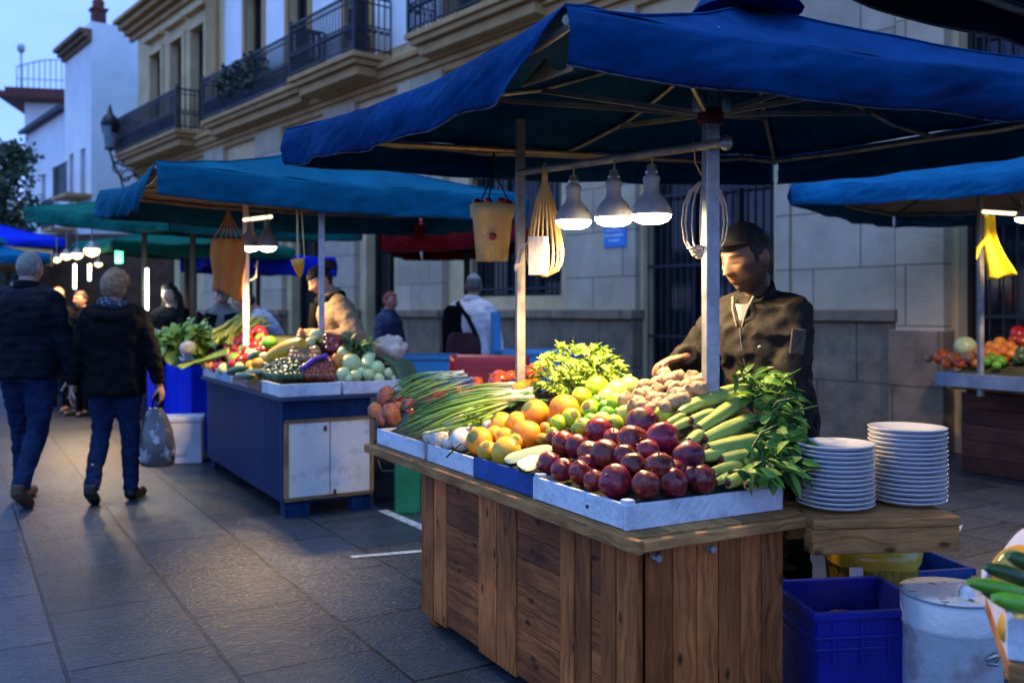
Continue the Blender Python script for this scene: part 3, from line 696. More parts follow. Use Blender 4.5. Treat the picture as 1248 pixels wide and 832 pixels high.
dleaf = pm('dark_leaf', (.035,.075,.045), (.015,.035,.025), rough=.6, bump=0, world=True, scale=3)
pot = pm('dark_pot', (.03,.04,.05), rough=.6)
for i, (s, w_) in enumerate(((11.3,.35),(12.0,.28),(12.5,.22))):
    o = thing('balcony_plant', ('bushy dark plant hanging through the railing of the ochre balcony','round dark plant in a pot on the ochre balcony','smallest dark plant at the far end of the ochre balcony')[i], 'plant', MF@V((S_(s),.42,6.09)), 0, 'balcony plants')
    q = B(); q.lathe([(.10,0),(.14,.24),(.15,.26),(.13,.26),(.12,.2)], 14, Matrix.Translation(MF@V((S_(s),.42,6.09)))); q.build('plant_pot', pot, o)
    q = B(); leafmass(q, MF@V((S_(s),.45,6.75)), (w_,w_,.5), 260, .14, i); q.build('foliage', dleaf, o)
# folding chair and cloth on the nearest balcony
o = thing('balcony_chair', 'dark chair standing behind the iron railing of a high balcony', 'chair', MF@V((S_(7.75),.45,6.085)))
MC = MF @ Matrix.Translation((S_(7.75),.45,6.085)); q = B()
q.box(MC@V((0,0,.44)),(.42,.42,.04)); s0 = q.build('seat', iron, o); q = B(); q.box(MC@V((.18,0,.70)),(.06,.42,.46)); q.build('backrest', iron, o)
for dx in (-.17,.17):
    for dy in (-.17,.17): q = B(); q.tube([MC@V((dx,dy,0)), MC@V((dx,dy,.43))], .018, 6); q.build('leg', iron, o)
# blue enamel plate on the pilaster
blue_en = pm('blue_enamel', (.03,.22,.62), (.02,.16,.50), rough=.3, bump=0); white_en = pm('white_enamel', (.55,.68,.82), rough=.4, bump=0)
o = thing('wall_sign', 'small blue enamel plate with pale lettering lines on the stone pilaster', 'sign', MF@V((S_(2.78),.11,2.45)))
q = B(); q.box((0,0,0),(.42,.02,.38)); p_ = q.build('plate', blue_en, o, local=True, bevel=.006); o.rotation_euler = (0,0,FA)
q = B()
for k, (z, wd) in enumerate(((.11,.30),(.04,.26),(-.03,.31),(-.10,.2))):
    x = -wd/2
    while x < wd/2:
        l = random.uniform(.015,.04); q.box((x+l/2,.013,z),(l,.006,.035)); x += l+.012
q.build('lettering', white_en, o, local=True)
# lantern on its bracket at the far corner
o = thing('wall_lantern', 'old iron lantern on a scrolled bracket at the building corner', 'street lamp')
lp = P(134,172,27.5); q = B()
wl = MF@V((S_(18.7),.05,lp.z-1.0))
q.lathe([(.02,0),(.16,.05),(.27,.75),(.30,.80),(.22,.98),(.10,1.10),(.05,1.25),(.02,1.38)], 6, Matrix.Translation(lp+V((0,0,-.3)))); q.build('lantern', iron, o)
q = B(); q.lathe([(.165,.08),(.255,.72)], 6, Matrix.Translation(lp+V((.0,-.012,-.3)))); q.build('glass', pm('lamp_glass', (.20,.26,.30), rough=.15, bump=0), o)
q = B(); e0 = lp+V((0,0,-.3))
def scr(pts, r=.03): q.tube(pts, r, 6)
scr([e0, e0+V((.1,0,-.35)), e0.lerp(wl,.4)+V((0,0,-.5)), wl+V((0,0,.2))], .035); scr([e0+V((.1,0,-.3)), e0.lerp(wl,.5), wl+V((0,0,.75))], .03)
scr([e0.lerp(wl,.35)+V((0,0,-.42)), e0.lerp(wl,.6)+V((0,0,-1.0)), e0.lerp(wl,.85)+V((0,0,-1.1)), wl+V((0,0,-.4))], .03)
for t in (.3,.6):
    c = e0.lerp(wl,t)+V((0,0,-.25)); scr([c+V((math.cos(a)*.28*(1-a/8),0,math.sin(a)*.28*(1-a/8))) for a in [i*.5 for i in range(13)]], .025)
q.build('bracket', iron, o)

# ------------------------------------------------------------------ houses further down the street
tile = pm('roof_tile', (.16,.045,.035), (.09,.03,.025), rough=.8, scale=5, bump=.6, bscale=18)
redd = pm('red_wood', (.12,.025,.025), rough=.7)
def Mat(p, a): return Matrix.Translation(p) @ Matrix.Rotation(a,4,'Z')
cw = P(111,378,31); cw.z = 0
hW = house('white_house', 'tall white house with blank end wall beyond the long building', Mat(cw,FA), 0, 3.4, 11.0, 14., white_pl, [(.7,1.3,4.6,6.9),(2.2,2.8,4.6,6.9)])
for a in (.7,2.2): window(hW, a, a+.6, 4.6, 6.9, shut)
q = B(); molding(q, -.1, 3.4, 10.3, [(0,.14,.12),(.14,.14,.26),(.28,.14,.40)]); q.build('cornice', pm('brown_trim',(.22,.12,.06),rough=.8), hW, local=True)
q = B(); q.box((-.04,-4.5,7.2),(.06,.5,3.0)); q.build('window', pane, hW, local=True)
q = B(); q.box((.25,-.3,11.2),(.4,.4,.5)); q.box((.25,-.3,11.48),(.52,.52,.08)); q.lathe([(.17,11.5),(.2,11.75),(.06,11.95)], 10, Matrix.Translation((.25,-.3,0))); q.build('chimney', tile, hW, local=True)
q = B(); q.box((.9,.4,5.2),(1.9,.8,.12)); q.box((2.6,.4,4.2),(1.5,.8,.12)); bb = q.build('balcony', ochre, hW, local=True)
q = B()
for c in (.9,2.6):
    zb = 5.25 if c < 2 else 4.25
    for i in range(17): q.tube([(c-.9+i*.1125,.75,zb),(c-.9+i*.1125,.75,zb+1)], .012, 5)
    q.box((c,.75,zb+1),(1.9,.04,.04))
q.build('railing', bal, bb, local=True)
cl = P(81,378,37); cl.z = 0
hL = house('low_house', 'lower pale house with dark eaves between the white houses', Mat(cl,FA), 0, 7., 9.4, 10., white_pl, [(1.2,1.9,5.0,7.2),(3.4,4.1,5.0,7.2)])
for a in (1.2,3.4): window(hL, a, a+.7, 5.0, 7.2, shut)
q = B(); q.box((3.5,-.1,9.5),(7.1,.9,.16),Matrix.Rotation(R(-12),3,'X')); q.build('roof', pm('grey_roof',(.10,.10,.11),rough=.8), hL, local=True)
ct = P(30,378,47); ct.z = 0
AT = R(12)
hT = house('tower_house', 'white house with red tiled eaves and roof terrace at the street end', Mat(ct,AT) @ Matrix.Rotation(math.pi,4,'Z'), -3.4, 0, 11.9, 9., white_pl, [(-2.0,-1.1,9.6,10.6),(-2.2,-1.3,3.6,6.3)])
window(hT, -2.0, -1.1, 9.6, 10.6, iron); window(hT, -2.2, -1.3, 3.6, 6.3, redd)
q = B(); q.box((-1.7,-3.5,12.0),(5.2,9.6,.3)); q.box((-1.6,-3.5,12.3),(4.6,8.6,.3)); 
q.box((-1.9,.5,8.3),(3.2,1.3,.2),Matrix.Rotation(R(-25),3,'X')); q.box((-1.7,.06,7.0),(3.4,.14,.3)); q.build('roof', tile, hT, local=True, bevel=.02)
q = B()
for i in range(16):
    x = -3.6+i*.26; q.tube([(x,.2,12.45),(x,.2,13.6+.45*math.sin(math.pi*i/15))], .035, 5)
q.tube([(-3.6+i*.26,.2,13.6+.45*math.sin(math.pi*i/15)) for i in range(16)], .04, 5); q.box((-1.7,.2,13.0),(4.0,.05,.05))
q.tube([(.3,-.5,12.4),(.3,-.5,14.6)], .05, 6); q.ell((.3,-.5,14.7),(.2,.2,.25)); q.build('terrace_railing', pm('pale_metal',(.42,.45,.48),rough=.4,metal=.4), hT, local=True)
q = B(); q.box((-2.4,-2,13.4),(.7,.7,2.2)); q.build('chimney', dress, hT, local=True)
q = B(); q.tube([(-2.4,-2,14.4),(-2.4,-2,15.6)], .03, 5)
for i in range(5): q.tube([(-3.0+i*.3,-2.4,15.3),(-3.0+i*.3,-1.6,15.3)], .015, 4)
q.tube([(-3.1,-2,15.3),(-1.6,-2,15.3)], .02, 4); q.build('antenna', iron, hT, local=True)
# far end of the street
for i, (px, Y, wd, h, mt) in enumerate(((-60,60,14,8.5,plaster),(70,70,16,7.5,white_pl),(-230,52,14,9,white_pl))):
    c = P(px,378,Y); c.z = 0
    o = house('far_house', ('ochre house closing the far end of the street','pale house closing the far end beside the ochre one','white house far down the other side of the street')[i], Mat(c,R(180)), -wd/2, wd/2, h, 8, mt, [(-4.5+k*3,-3.5+k*3,3.4,5.4) for k in range(4)])
    for k in range(4): window(o, -4.5+k*3,-3.5+k*3,3.4,5.4)
# tree
tp = P(2,378,26); tp.z = 0
o = thing('street_tree', 'leafy dark green tree in front of the far white house', 'tree', tp)
q = B(); q.tube([tp, tp+V((.1,0,1.8)), tp+V((-.05,.1,3.4)), tp+V((.1,0,5.0))], [.2,.16,.13,.06], 10)
rt = random.Random(5)
for i in range(11):
    a = rt.uniform(0,6.28); z = rt.uniform(2.4,4.4); q.tube([tp+V((0,0,z)), tp+V((math.cos(a)*.5,math.sin(a)*.5,z+.5)), tp+V((math.cos(a)*1.1,math.sin(a)*1.1,z+1.0))], [.07,.05,.02], 6)
q.build('trunk', pm('bark',(.07,.055,.04),rough=.9,bump=.7), o)
q = B()
for i in range(46):
    a = rt.uniform(0,6.28); r = rt.uniform(.2,1.35); z = rt.uniform(2.4,5.9)
    r *= math.sqrt(max(.1,1-((z-4.1)/2.1)**2))
    leafmass(q, tp+V((math.cos(a)*r,math.sin(a)*r,z)), (.42,.42,.34), 70, .17, i)
q.build('crown', pm('tree_leaf',(.045,.10,.055),(.02,.045,.028),rough=.6,bump=0,world=True,scale=1.5), o)
# ------------------------------------------------------------------ canopies
steel = pm('galvanised_steel', (.42,.43,.44), (.26,.27,.28), rough=.42, metal=.75, scale=14, bump=.12, bscale=90)
alu = pm('pale_tube', (.34,.32,.28), (.20,.19,.17), rough=.45, metal=.3, scale=10, bump=.1)
rust = pm('rusty_clamp', (.11,.02,.014), (.05,.012,.01), rough=.7, bump=.4)
hemm = pm('hem_tape', (.085,.10,.14), rough=.8, bump=.1)
def cloth(name, c1, c2): 
    return pm(name, c1, c2, rough=.82, scale=3.5, detail=6, bump=1., bscale=8, spec=.04, lo=.3, hi=.72)
navy = cloth('navy_canvas', (.003,.052,.18), (.0015,.024,.085))
teal = cloth('teal_canvas', (.003,.125,.215), (.002,.065,.12))
green = cloth('green_canvas', (.006,.14,.105), (.004,.075,.06))
royal = cloth('royal_canvas', (.006,.03,.62), (.004,.02,.40))
redc = cloth('red_canvas', (.30,.012,.018), (.20,.008,.012))
beige_c = cloth('beige_lining', (.50,.38,.26), (.38,.28,.19))
skyb = cloth('azure_canvas', (.006,.145,.31), (.004,.08,.18))
blackc = cloth('black_canvas', (.012,.018,.045), (.008,.012,.03))
def canopy(name, label, K, apex, zr, vh, mat, under=None, poles=(), cut={}, hub=None, seed=0, nu=44, rods=True, group='canopies over the market stalls', cap=True, wave=.018, vmat=None):
    c = sum((V(k) for k in K), V((0,0)))/4
    o = thing(name, label, 'canopy', (c.x,c.y,0), 0, group)
    K = [V((k[0],k[1],z)) for k, z in zip(K,zr)]; A = V(apex)
    def edge(i, u):
        p = K[i].lerp(K[(i+1)%4], u); p = p + (V((c.x,c.y,p.z))-p)*.035*4*u*(1-u)
        p.z -= .035*4*u*(1-u) + .012*mnoise.noise(V((u*5+i*3.1,seed,0))); return p
    def roofp(i, u, v, dz=0.):
        e = edge(i,u); p = e.lerp(A, v); p.z -= .09*math.sin(math.pi*v)*(.4+.6*4*u*(1-u)) + dz
        w = (1-v)*(.016*mnoise.noise(V((p.x*4+seed, p.y*4, p.z*9))) + .012*abs(mnoise.noise(V((u*9+v*5+seed, v*3-u*4, i*3.))))); p.z += w; return p
    q = B()
    for i in range(4): q.sheet(lambda u,v,i=i: roofp(i,u,v*.97), nu, 16)
    q.build('roof_cloth', mat, o, solid=.004)
    if under:
        q = B()
        for i in range(4): q.sheet(lambda u,v,i=i: roofp(i,u,.004+v*.95,.02), nu, 10)
        q.build('lining', under, o)
    for i in range(4):
        a, e = cut.get(i, (0,0)); t = K[(i+1)%4]-K[i]; n = V((t.y,-t.x,0)).normalized()
        def vp(u, v, i=i, n=n, a=a, e=e):
            uu = u*(1-a*v-e*v)+a*v; p = edge(i,uu)
            wv = wave*math.sin(u*23+i*2+seed)*v + wave*1.6*mnoise.noise(V((u*7,v*1.5,seed+i*5)))*v + wave*.9*(.5-abs(mnoise.noise(V((u*19+v*3.5,v*1.2-u*4,seed+i*5)))))*min(1,v*3) + .012*math.sin(math.pi*v)
            return p + n*(.004+wv) + V((0,0,-vh*v + .012*v*mnoise.noise(V((u*9,seed,i)))))
        q = B(); q.sheet(vp, 130, 12); vo = q.build('valance', vmat or mat, o, solid=.003)
        q = B(); q.tube([vp(u/60,1) for u in range(61)], .0035, 6); q.build('hem', hemm, vo)
    if cap:
        q = B(); q.lathe([(.24,-.03),(.2,.03),(.10,.07),(.03,.085)], 18, Matrix.Translation(A)); q.build('vent_cap', mat, o)
    if rods:
        q = B()
        for i in range(4):
            q.tube([roofp(i,0,t/8,.035) for t in range(9)], .013, 6)
            j = (i+1)%4; q.tube([roofp(i,t/12,.03,.045) for t in range(13)], .013, 6)
            q.tube([roofp(i,.5,.02+t/8.4,.035) for t in range(9)], .011, 6)
        q.build('frame', alu, o)
        q = B()
        for i in range(4): q.tube([roofp(i,0,t/12*.97,-.003) for t in range(13)], .006, 6)
        q.build('seam', mat, o)
        if hub:
            hb = V(hub); q = B()
            for i in range(4):
                for tgt, t in ((K[i],.42),(K[i].lerp(K[(i+1)%4],.5),.38)):
                    g = roofp(i, 0 if t > .4 else .5, t, .04); d = (g-hb); d.z = 0; d.normalize(); q.beam(hb+d*.04, g, .014, .020)
            q.build('strut', alu, o)
    for x, y, z0, z1, wd, mt in poles:
        q = B(); q.box((x,y,(z0+z1)/2),(wd,wd,z1-z0),Matrix.Rotation(R(12),3,'Z')); q.build('pole', mt, o, bevel=.004)
    return o
UX, UY = V((-.486,.874,0)), V((.874,.486,0))     # along the stall row, and across it
C = V((.365,2.75,0))
def T1(v, u, z): return C+UX*u+UY*v+V((0,0,z))
pB = T1(.70,.475,0); pA = T1(.518,1.6025,0)
can = canopy('market_canopy', 'big navy blue canopy over the nearest fruit counter with three bulbs', [(.15,2.6),(2.65,3.55),(1.55,5.5),(-1.1,4.55)], (1.02,4.05,2.72), [2.245,2.27,2.31,2.275], .165, navy,
    poles=[(pB.x,pB.y,0,2.46,.052,steel),(pA.x,pA.y,0,2.30,.042,alu)], cut={3:(0,.13)}, hub=(pB.x,pB.y,2.143), seed=3)
q = B(); q.lathe([(.045,-.03),(.05,-.02),(.05,.02),(.045,.03)], 14, Matrix.Translation((pB.x,pB.y,2.125)))
q.build('clamp', rust, can)
q = B()
for dx in (-.05,.05): q = B(); q.lathe([(.02,-.03),(.024,0),(.02,.03),(.008,.05)], 10, Matrix.Translation((pB.x+dx,pB.y-.02,2.17))); q.build('hook', steel, can)
bA = V((pA.x,pA.y,P(634,212,pA.y).z)); bB = V((pB.x,pB.y-.045,P(866,179,pB.y).z)); bE = bB+(bB-bA).normalized()*.06
q = B(); q.tube([bA+V((0,-.04,0)), bE], .017, 12); bar = q.build('lamp_bar', alu, can)
q = B(); q.ell(bE, (.026,.026,.03)); q.build('end_cap', steel, bar)
# pale lining flap and pole tip in the open front corner
q = B(); k1 = V((.15,2.6,2.2)); ul = V((-1.25,1.95,0)).normalized(); ur = V((2.5,.95,0)).normalized()
q.sheet(lambda u,v: P(636,102,2.95).lerp(P(699,82,2.70),u).lerp(P(664,68,2.88).lerp(P(699,72,2.70),u)+V((0,0,-.03*math.sin(math.pi*u))),v)+V((0,.04,0)), 12, 5); q.build('corner_flap', pm('flap_cloth',(.42,.27,.13),(.34,.21,.10),rough=.85), can, solid=.003)
q = B(); q.tube([k1+V((.05,.06,-.05)), k1+V((.01,.01,.03))], .016, 10); q.build('pole_tip', steel, can)
rodp = [P(436,173,4.28), P(640,184,pA.y), P(862,197,5.2)]
q = B(); q.tube(rodp, .013, 8); q.build('cross_rod', pm('brass_rod',(.40,.29,.13),(.3,.2,.09),rough=.4,metal=.5), can)
c2 = canopy('market_canopy', 'teal blue canopy with beige lining over the second vegetable counter', [(-2.31,6.05),(.12,7.8),(-.92,9.35),(-3.36,7.6)], (-1.62,7.68,2.72), [2.36,2.36,2.36,2.36], .21, teal, beige_c,
    poles=[(P(392,0,7.1).x,7.1,.8,2.3,.045,steel),(P(300,0,7.7).x,7.7,.8,2.45,.05,pm('white_pole',(.75,.75,.72),rough=.5))], cut={3:(0,.40)}, seed=8)
c3 = canopy('market_canopy', 'dark green canopy behind the teal one', [(-3.4,9.3),(-1.75,10.8),(-4.0,12.7),(-5.75,11.0)], (-3.85,10.9,2.80), [2.36,2.38,2.55,2.62], .17, green, None,
    poles=[(P(235,0,10.8).x,10.8,0,2.6,.06,dark),(P(176,0,10.3).x,10.3,0,2.4,.05,dark)], seed=12)
canopy('market_canopy', 'second green canopy with blue hem further back', [(-5.1,11.9),(-2.9,12.4),(-3.8,14.6),(-6.4,13.6)], (-4.6,13.2,2.65), [2.3,2.22,2.3,2.38], .14, green, None, poles=[(-4.6,13.2,0,2.6,.06,dark)], seed=15)
canopy('market_canopy', 'royal blue canopy furthest up the market street', [(-8.7,13.2),(-6.9,14.4),(-8.0,16.2),(-9.9,15.0)], (-8.4,14.7,2.85), [2.5,2.5,2.5,2.5], .12, royal, None, poles=[(-8.4,14.7,0,2.8,.06,dark)], seed=18)
canopy('market_canopy', 'ochre yellow canopy below the royal blue one', [(-8.2,11.8),(-6.2,12.6),(-7.1,14.2),(-9.1,13.4)], (-7.7,13.0,2.42), [2.2,2.2,2.2,2.2], .2, cloth('ochre_canvas',(.42,.24,.07),(.3,.17,.05)), None, poles=[(-7.6,13.0,0,2.4,.06,dark)], seed=21, vmat=beige_c)
canopy('market_canopy', 'small azure canopy low behind the walking man', [(-7.0,11.3),(-5.9,11.9),(-6.6,13.0),(-7.7,12.4)], (-6.8,12.1,2.3), [2.12,2.12,2.12,2.12], .1, skyb, None, poles=[(-6.8,12.1,0,2.2,.05,dark)], seed=22)
canopy('market_canopy', 'royal blue canopy showing under the green one', [(-4.0,12.2),(-2.5,13.2),(-3.4,15.1),(-5.0,14.1)], (-3.7,13.6,2.30), [2.24,2.14,2.24,2.24], .26, royal, None, poles=[(-3.7,13.6,0,2.2,.06,dark)], seed=25)
canopy('market_canopy', 'deep red canopy seen behind the hanging clay pot', [(-1.3,9.4),(.08,9.0),(.20,10.9),(-1.1,11.4)], (-.5,10.2,2.50), [2.26,2.34,2.35,2.28], .27, redc, None, cap=False, poles=[(-.5,10.3,0,2.45,.06,dark)], seed=28)
canopy('market_canopy', 'azure canopy with beige lining over the stall by the doorway', [(3.8,5.75),(5.5,7.6),(3.75,9.15),(2.16,7.2)], (3.8,7.5,2.72), [2.36,2.36,2.36,2.36], .15, skyb, beige_c,
    poles=[(P(1195,0,7.6).x,7.6,.7,2.6,.04,alu)], seed=31)
canopy('market_canopy', 'black blue canopy edge hanging above the near end of the big navy one', [(1.95,.48),(3.87,1.55),(2.8,3.47),(.88,2.4)], (2.4,2.0,2.6), [2.32,2.32,2.32,2.32], .12, blackc, None, poles=[(2.75,1.75,0,2.6,.05,steel)], seed=33, wave=.008)

# ------------------------------------------------------------------ the near wooden counter
pine = wood('pine_boards', (.76,.225,.050), (.48,.125,.028), (.20,.05,.012), .55)
dpine = wood('dark_planks', (.52,.145,.036), (.32,.082,.020), (.13,.033,.009), .6)
oldw = wood('weathered_top', (.78,.37,.12), (.54,.23,.07), (.24,.095,.03), .75, knots=False)
MT = Matrix.Translation(C) @ Matrix.Rotation(math.atan2(.486,.874),4,'Z')     # x across, y along the row
ctr = thing('market_counter', 'wooden plank counter of the nearest stall with heaped fruit', 'counter', C, math.atan2(.486,.874), 'counters of the market stalls')
H0, H1 = .05, .682
q = B()
def vb(y0, y1, x=.05, th=.022, z0=H0, z1=H1): q.box((x-th/2,(y0+y1)/2,(z0+z1)/2),(th,y1-y0-.003,z1-z0))
for y0, y1 in ((1.505,1.632),(1.374,1.502),(.92,1.07),(.767,.917),(.372,.462),(.279,.369),(.03,.135),(.138,.219)): vb(y0, y1, .05, .024+random.uniform(0,.003))
q.build('upright_plank', pine, ctr, local=True, bevel=.0025)
q = B()
for y0, y1 in ((1.07,1.374),(.462,.767),(.219,.279)):
    q = B(); z = H0+.01; hs = [.085,.09,.08,.095,.085,.09,.10]
    for hh in hs:
        q.box((.042-random.uniform(0,.004),(y0+y1)/2,z+hh/2),(.02,y1-y0-.002,hh-.0025),None,1); z += hh
    q.build('panel_plank', dpine, ctr, local=True, bevel=.002)
q = B(); xs = [.052,.145,.236,.325,.415,.505,.60]
for a, c in zip(xs[:-1], xs[1:]): q.box(((a+c)/2,.03-.011-random.uniform(0,.003),(H0-.045+H1)/2),(c-a-.004,.022,H1-H0+.045))
q.build('end_plank', pine, ctr, local=True, bevel=.0025)
q = B(); q.box((.33,.83,.36),(.53,1.57,.62)); q.build('carcass', pm('counter_inside',(.03,.02,.014),rough=.9), ctr, local=True)
q = B()
for i in range(5): q.box((.075+.142*i+.0,1.115,.7075),(.139,2.2,.043))
q.build('top_plank', oldw, ctr, local=True, bevel=.003)
q = B(); q.box((-.012,1.10,.709),(.028,2.28,.043)); q.box((.36,-.017,.708),(.73,.03,.034)); q.build('top_edge', oldw, ctr, local=True, bevel=.005)
q = B()
for x, y in ((.09,1.57),(.56,1.57),(.09,.09)): q = B(); q.box((x,y,.024),(.07,.07,.048)); q.build('foot', pine, ctr, local=True, bevel=.003)
q = B()
for x in (.02,.23): q = B(); q.tube([(x+.05,-.022,.664),(x+.05,.028,.664)], .011, 10); q.build('support_tube', steel, ctr, local=True)
# timber ledge with the plates
lg = thing('timber_ledge', 'thick knotty timber ledge at the end of the counter carrying white plates', 'ledge', (1.2,3.16,0), R(6))
q = B(); q.box((0,0,.713),(.50,.30,.032)); q.build('top_board', oldw, lg, local=True, bevel=.005)
q = B(); q.box((.0,-.105,.6545),(.50,.075,.083)); q.box((0,.105,.6545),(.50,.075,.083)); q.build('timber', wood('timber',(.90,.42,.14),(.66,.28,.08),(.30,.12,.035),.65), lg, local=True, bevel=.006)
# plates
china = pm('white_china', (.72,.73,.74), (.66,.67,.69), rough=.18, rvar=.06, bump=0, coat=.4)
def platemesh():
    q = B(); q.lathe([(.001,.004),(.07,.004),(.085,.007),(.125,.021),(.130,.0225),(.1315,.021),(.129,.018),(.09,.0025),(.075,0),(.001,0)], 44); m_ = q.mesh('plate'); m_.materials.append(china); return m_
pmesh = platemesh()
for st, (px, py, Y, n) in enumerate(((1018,612,3.18,14),(1106,607,3.26,17))):
    b0 = P(px,py,Y); b0.z = .730
    for i in range(n):
        o = put('plate', pmesh); o.location = b0+V((random.uniform(-.002,.002),random.uniform(-.002,.002),i*.0152)); o.rotation_euler = (R(random.uniform(-.5,.5)),R(random.uniform(-.5,.5)),random.uniform(0,6))
        if st == 0: o.scale = (.985,.985,1)
        if i == n-1: t_ = f"topmost white plate of the {('lower','taller')[st]} stack on the timber ledge"
        elif i == 0: t_ = f"bottom white plate of the {('lower','taller')[st]} stack on the timber ledge"
        else: t_ = f"white plate {ORD[i]} from the bottom in the {('lower','taller')[st]} stack"
        tag(o, t_, 'plate', 'stacked white plates')
# ------------------------------------------------------------------ crates
paper = pm('white_crate', (.66,.67,.70), (.42,.43,.46), rough=.75, scale=11, detail=8, bump=.4, bscale=50, lo=.3, hi=.55)
bluec = pm('blue_crate', (.015,.075,.30), (.010,.05,.20), rough=.6, scale=9, bump=.3)
kraft = pm('brown_crate', (.33,.20,.11), (.22,.13,.07), rough=.8, bump=.3)
greyc = pm('grey_crate', (.20,.27,.34), (.14,.20,.26), rough=.55, bump=.2)
mound = pm('crate_bed', (.05,.06,.025), (.03,.025,.015), rough=.95, bump=.6)
ink = pm('black_ink', (.02,.02,.022), bump=0)
def crate(label, Mw, x0, x1, y0, y1, z0, h, mat, heap=None, drop=.05, th=.012, cat='crate', knobs=False, name='produce_crate', group='crates of produce', slat=False):
    o = thing(name, label, cat, Mw@V(((x0+x1)/2,(y0+y1)/2,z0)), Mw.to_euler().z, group)
    Lm = Matrix.Translation((-(x0+x1)/2,-(y0+y1)/2,-z0)); T = lambda p: Lm@V(p)
    for a in range(4):
        q = B()
        if a == 0: q.box(T(((x0+x1)/2,y0+th/2,z0+h/2)),(x1-x0,th,h))
        if a == 1: q.box(T(((x0+x1)/2,y1-th/2,z0+h/2)),(x1-x0,th,h))
        if a == 2: q.box(T((x0+th/2,(y0+y1)/2,z0+h/2+.002)),(th,y1-y0-2*th-.001,h))
        if a == 3: q.box(T((x1-th/2,(y0+y1)/2,z0+h/2+.002)),(th,y1-y0-2*th-.001,h))
        q.build('side_panel', mat, o, local=True, bevel=.003)
    q = B(); q.box(T(((x0+x1)/2,(y0+y1)/2,z0+.006)),(x1-x0-2*th,y1-y0-2*th,.010)); q.build('bottom_panel', mat, o, local=True)
    if knobs:
        q = B()
        for x in (x0+.02,x1-.02):
            for y in (y0+.02,y1-.02): q = B(); q.box(T((x,y,z0+h/2+.008)),(.034,.034,h+.012)); q.build('corner_post', mat, o, local=True, bevel=.004)
    if heap:
        q = B(); e = th+.002
        def f(u, v):
            uu, vv = min(max((u-.02)/.96,0),1), min(max((v-.02)/.96,0),1)
            x = x0+e+(x1-x0-2*e)*uu; y = y0+e+(y1-y0-2*e)*vv; ed = u < .01 or u > .99 or v < .01 or v > .99
            z = z0+.012 if ed else max(z0+.02, heap(x,y)-drop)
            return T((x,y,z))
        q.sheet(f, 26, 26); q.build('crate_bed', mound, o, local=True)
    return o
def heap1(x, y): return .83+min(.42*max(0,x-.05), .70*max(0,y-.08))
ZT = .7305
cr4 = crate('big worn white crate at the counter corner full of dark red fruit', MT, .02,.668,.075,.635,ZT,.078,paper,heap1,.055,.016,knobs=True)
q = B(); q.box((-.345-.001,-.10,.045),(.002,.016,.012)); q.build('label_patch', ink, cr4, local=True)
cr3 = crate('blue crate of oranges between the two white crates', MT, .03,.70,.640,1.125,ZT,.080,bluec,heap1,.055)
cr2 = crate('white crate with white turnips and a brown stalk on its edge', MT, .03,.69,1.130,1.578,ZT,.075,paper,heap1,.055)
cr1 = crate('white crate at the far counter end with spring onions over its edge', MT, .03,.69,1.627,2.20,ZT,.075,paper,heap1,.055)

class Frame:
    def __init__(s, M, heap): s.M = M; s.I = M.inverted(); s.h = heap
    def hit(s, px, py, lift=0., Y0=2.3, Y1=14.):
        Y = Y0
        while Y < Y1:
            p = P(px,py,Y); l = s.I@p
            if p.z <= s.h(l.x,l.y)+lift: return p
            Y += .006
        return P(px,py,Y1)
F1 = Frame(MT, heap1)
# ------------------------------------------------------------------ produce meshes
def roundmesh(name, mat, prof, lumps=.02, seed=0, lob=0, la=0., seg=26, ring=18, stub=0):
    """prof(t): (radius, height) from bottom t=0 to top t=1"""
    q = B(); q.lathe([prof(i/ring) for i in range(ring+1)], seg, None, lob, la)
    q.v = [tuple(V(p)*(1+lumps*mnoise.noise(V(p)*1.6+V((seed*3.1,seed,0)))+lumps*.4*mnoise.noise(V(p)*4+V((seed,0,5))))) for p in q.v]
    if stub: q.lathe([(stub*.9,.80),(stub*.8,.95),(stub*1.2,1.10),(.001,1.12)], 7, Matrix.Rotation(.25*(seed-2),4,'X'))
    m_ = q.mesh(name); m_.materials.append(mat); return m_
def sph(dt=.0, db=.0, sq=1., tip=0., pear=0.):
    def f(t):
        a = math.pi*t; r = max(1e-4, math.sin(a)); z = -math.cos(a)*sq
        z -= dt*math.exp(-(r/.28)**2)*(t > .5); z += db*math.exp(-(r/.22)**2)*(t < .5); z += tip*math.exp(-(r/.25)**2)*(t > .5)
        r *= 1-pear*max(0,z); return (r, z)
    return f
def smat(name, c1, c2, **k): return pm(name, c1, c2, **{**dict(rough=.33, coat=.25, rnd=.16, scale=2.2, bump=.06, bscale=30, sss=.06), **k})
m_plum = smat('dark_red_skin', (.27,.018,.026), (.10,.005,.013), rough=.34, coat=.22, scale=1.7, spots=(.36,.07,.05), spot_scale=2.4, sss=.02, detail=3, rnd=.32, tip=(.16,.09,.035))
m_orng = smat('orange_peel', (.86,.33,.015), (.78,.25,.010), rough=.48, bump=.3, bscale=34, rnd=.10, tip=(.13,.17,.03))
m_yelo = smat('yellow_peel', (.86,.50,.03), (.78,.36,.02), rough=.4, bump=.16, bscale=30, rnd=.10, spots=(.55,.30,.05), tip=(.16,.15,.03))
m_lime = smat('lime_peel', (.50,.62,.03), (.32,.50,.015), rough=.40, bump=.14, rnd=.14, tip=(.14,.10,.03), spots=(.52,.50,.06), spot_scale=3)
m_pale = smat('pale_yellow_green', (.60,.60,.16), (.48,.52,.10), rough=.38, rnd=.08)
m_grn = smat('green_peel', (.15,.36,.02), (.09,.26,.015), rough=.35, rnd=.15)
m_tom = smat('tomato_skin', (.74,.145,.014), (.64,.075,.010), rough=.26, coat=.4, rnd=.12, tip=(.05,.12,.02))
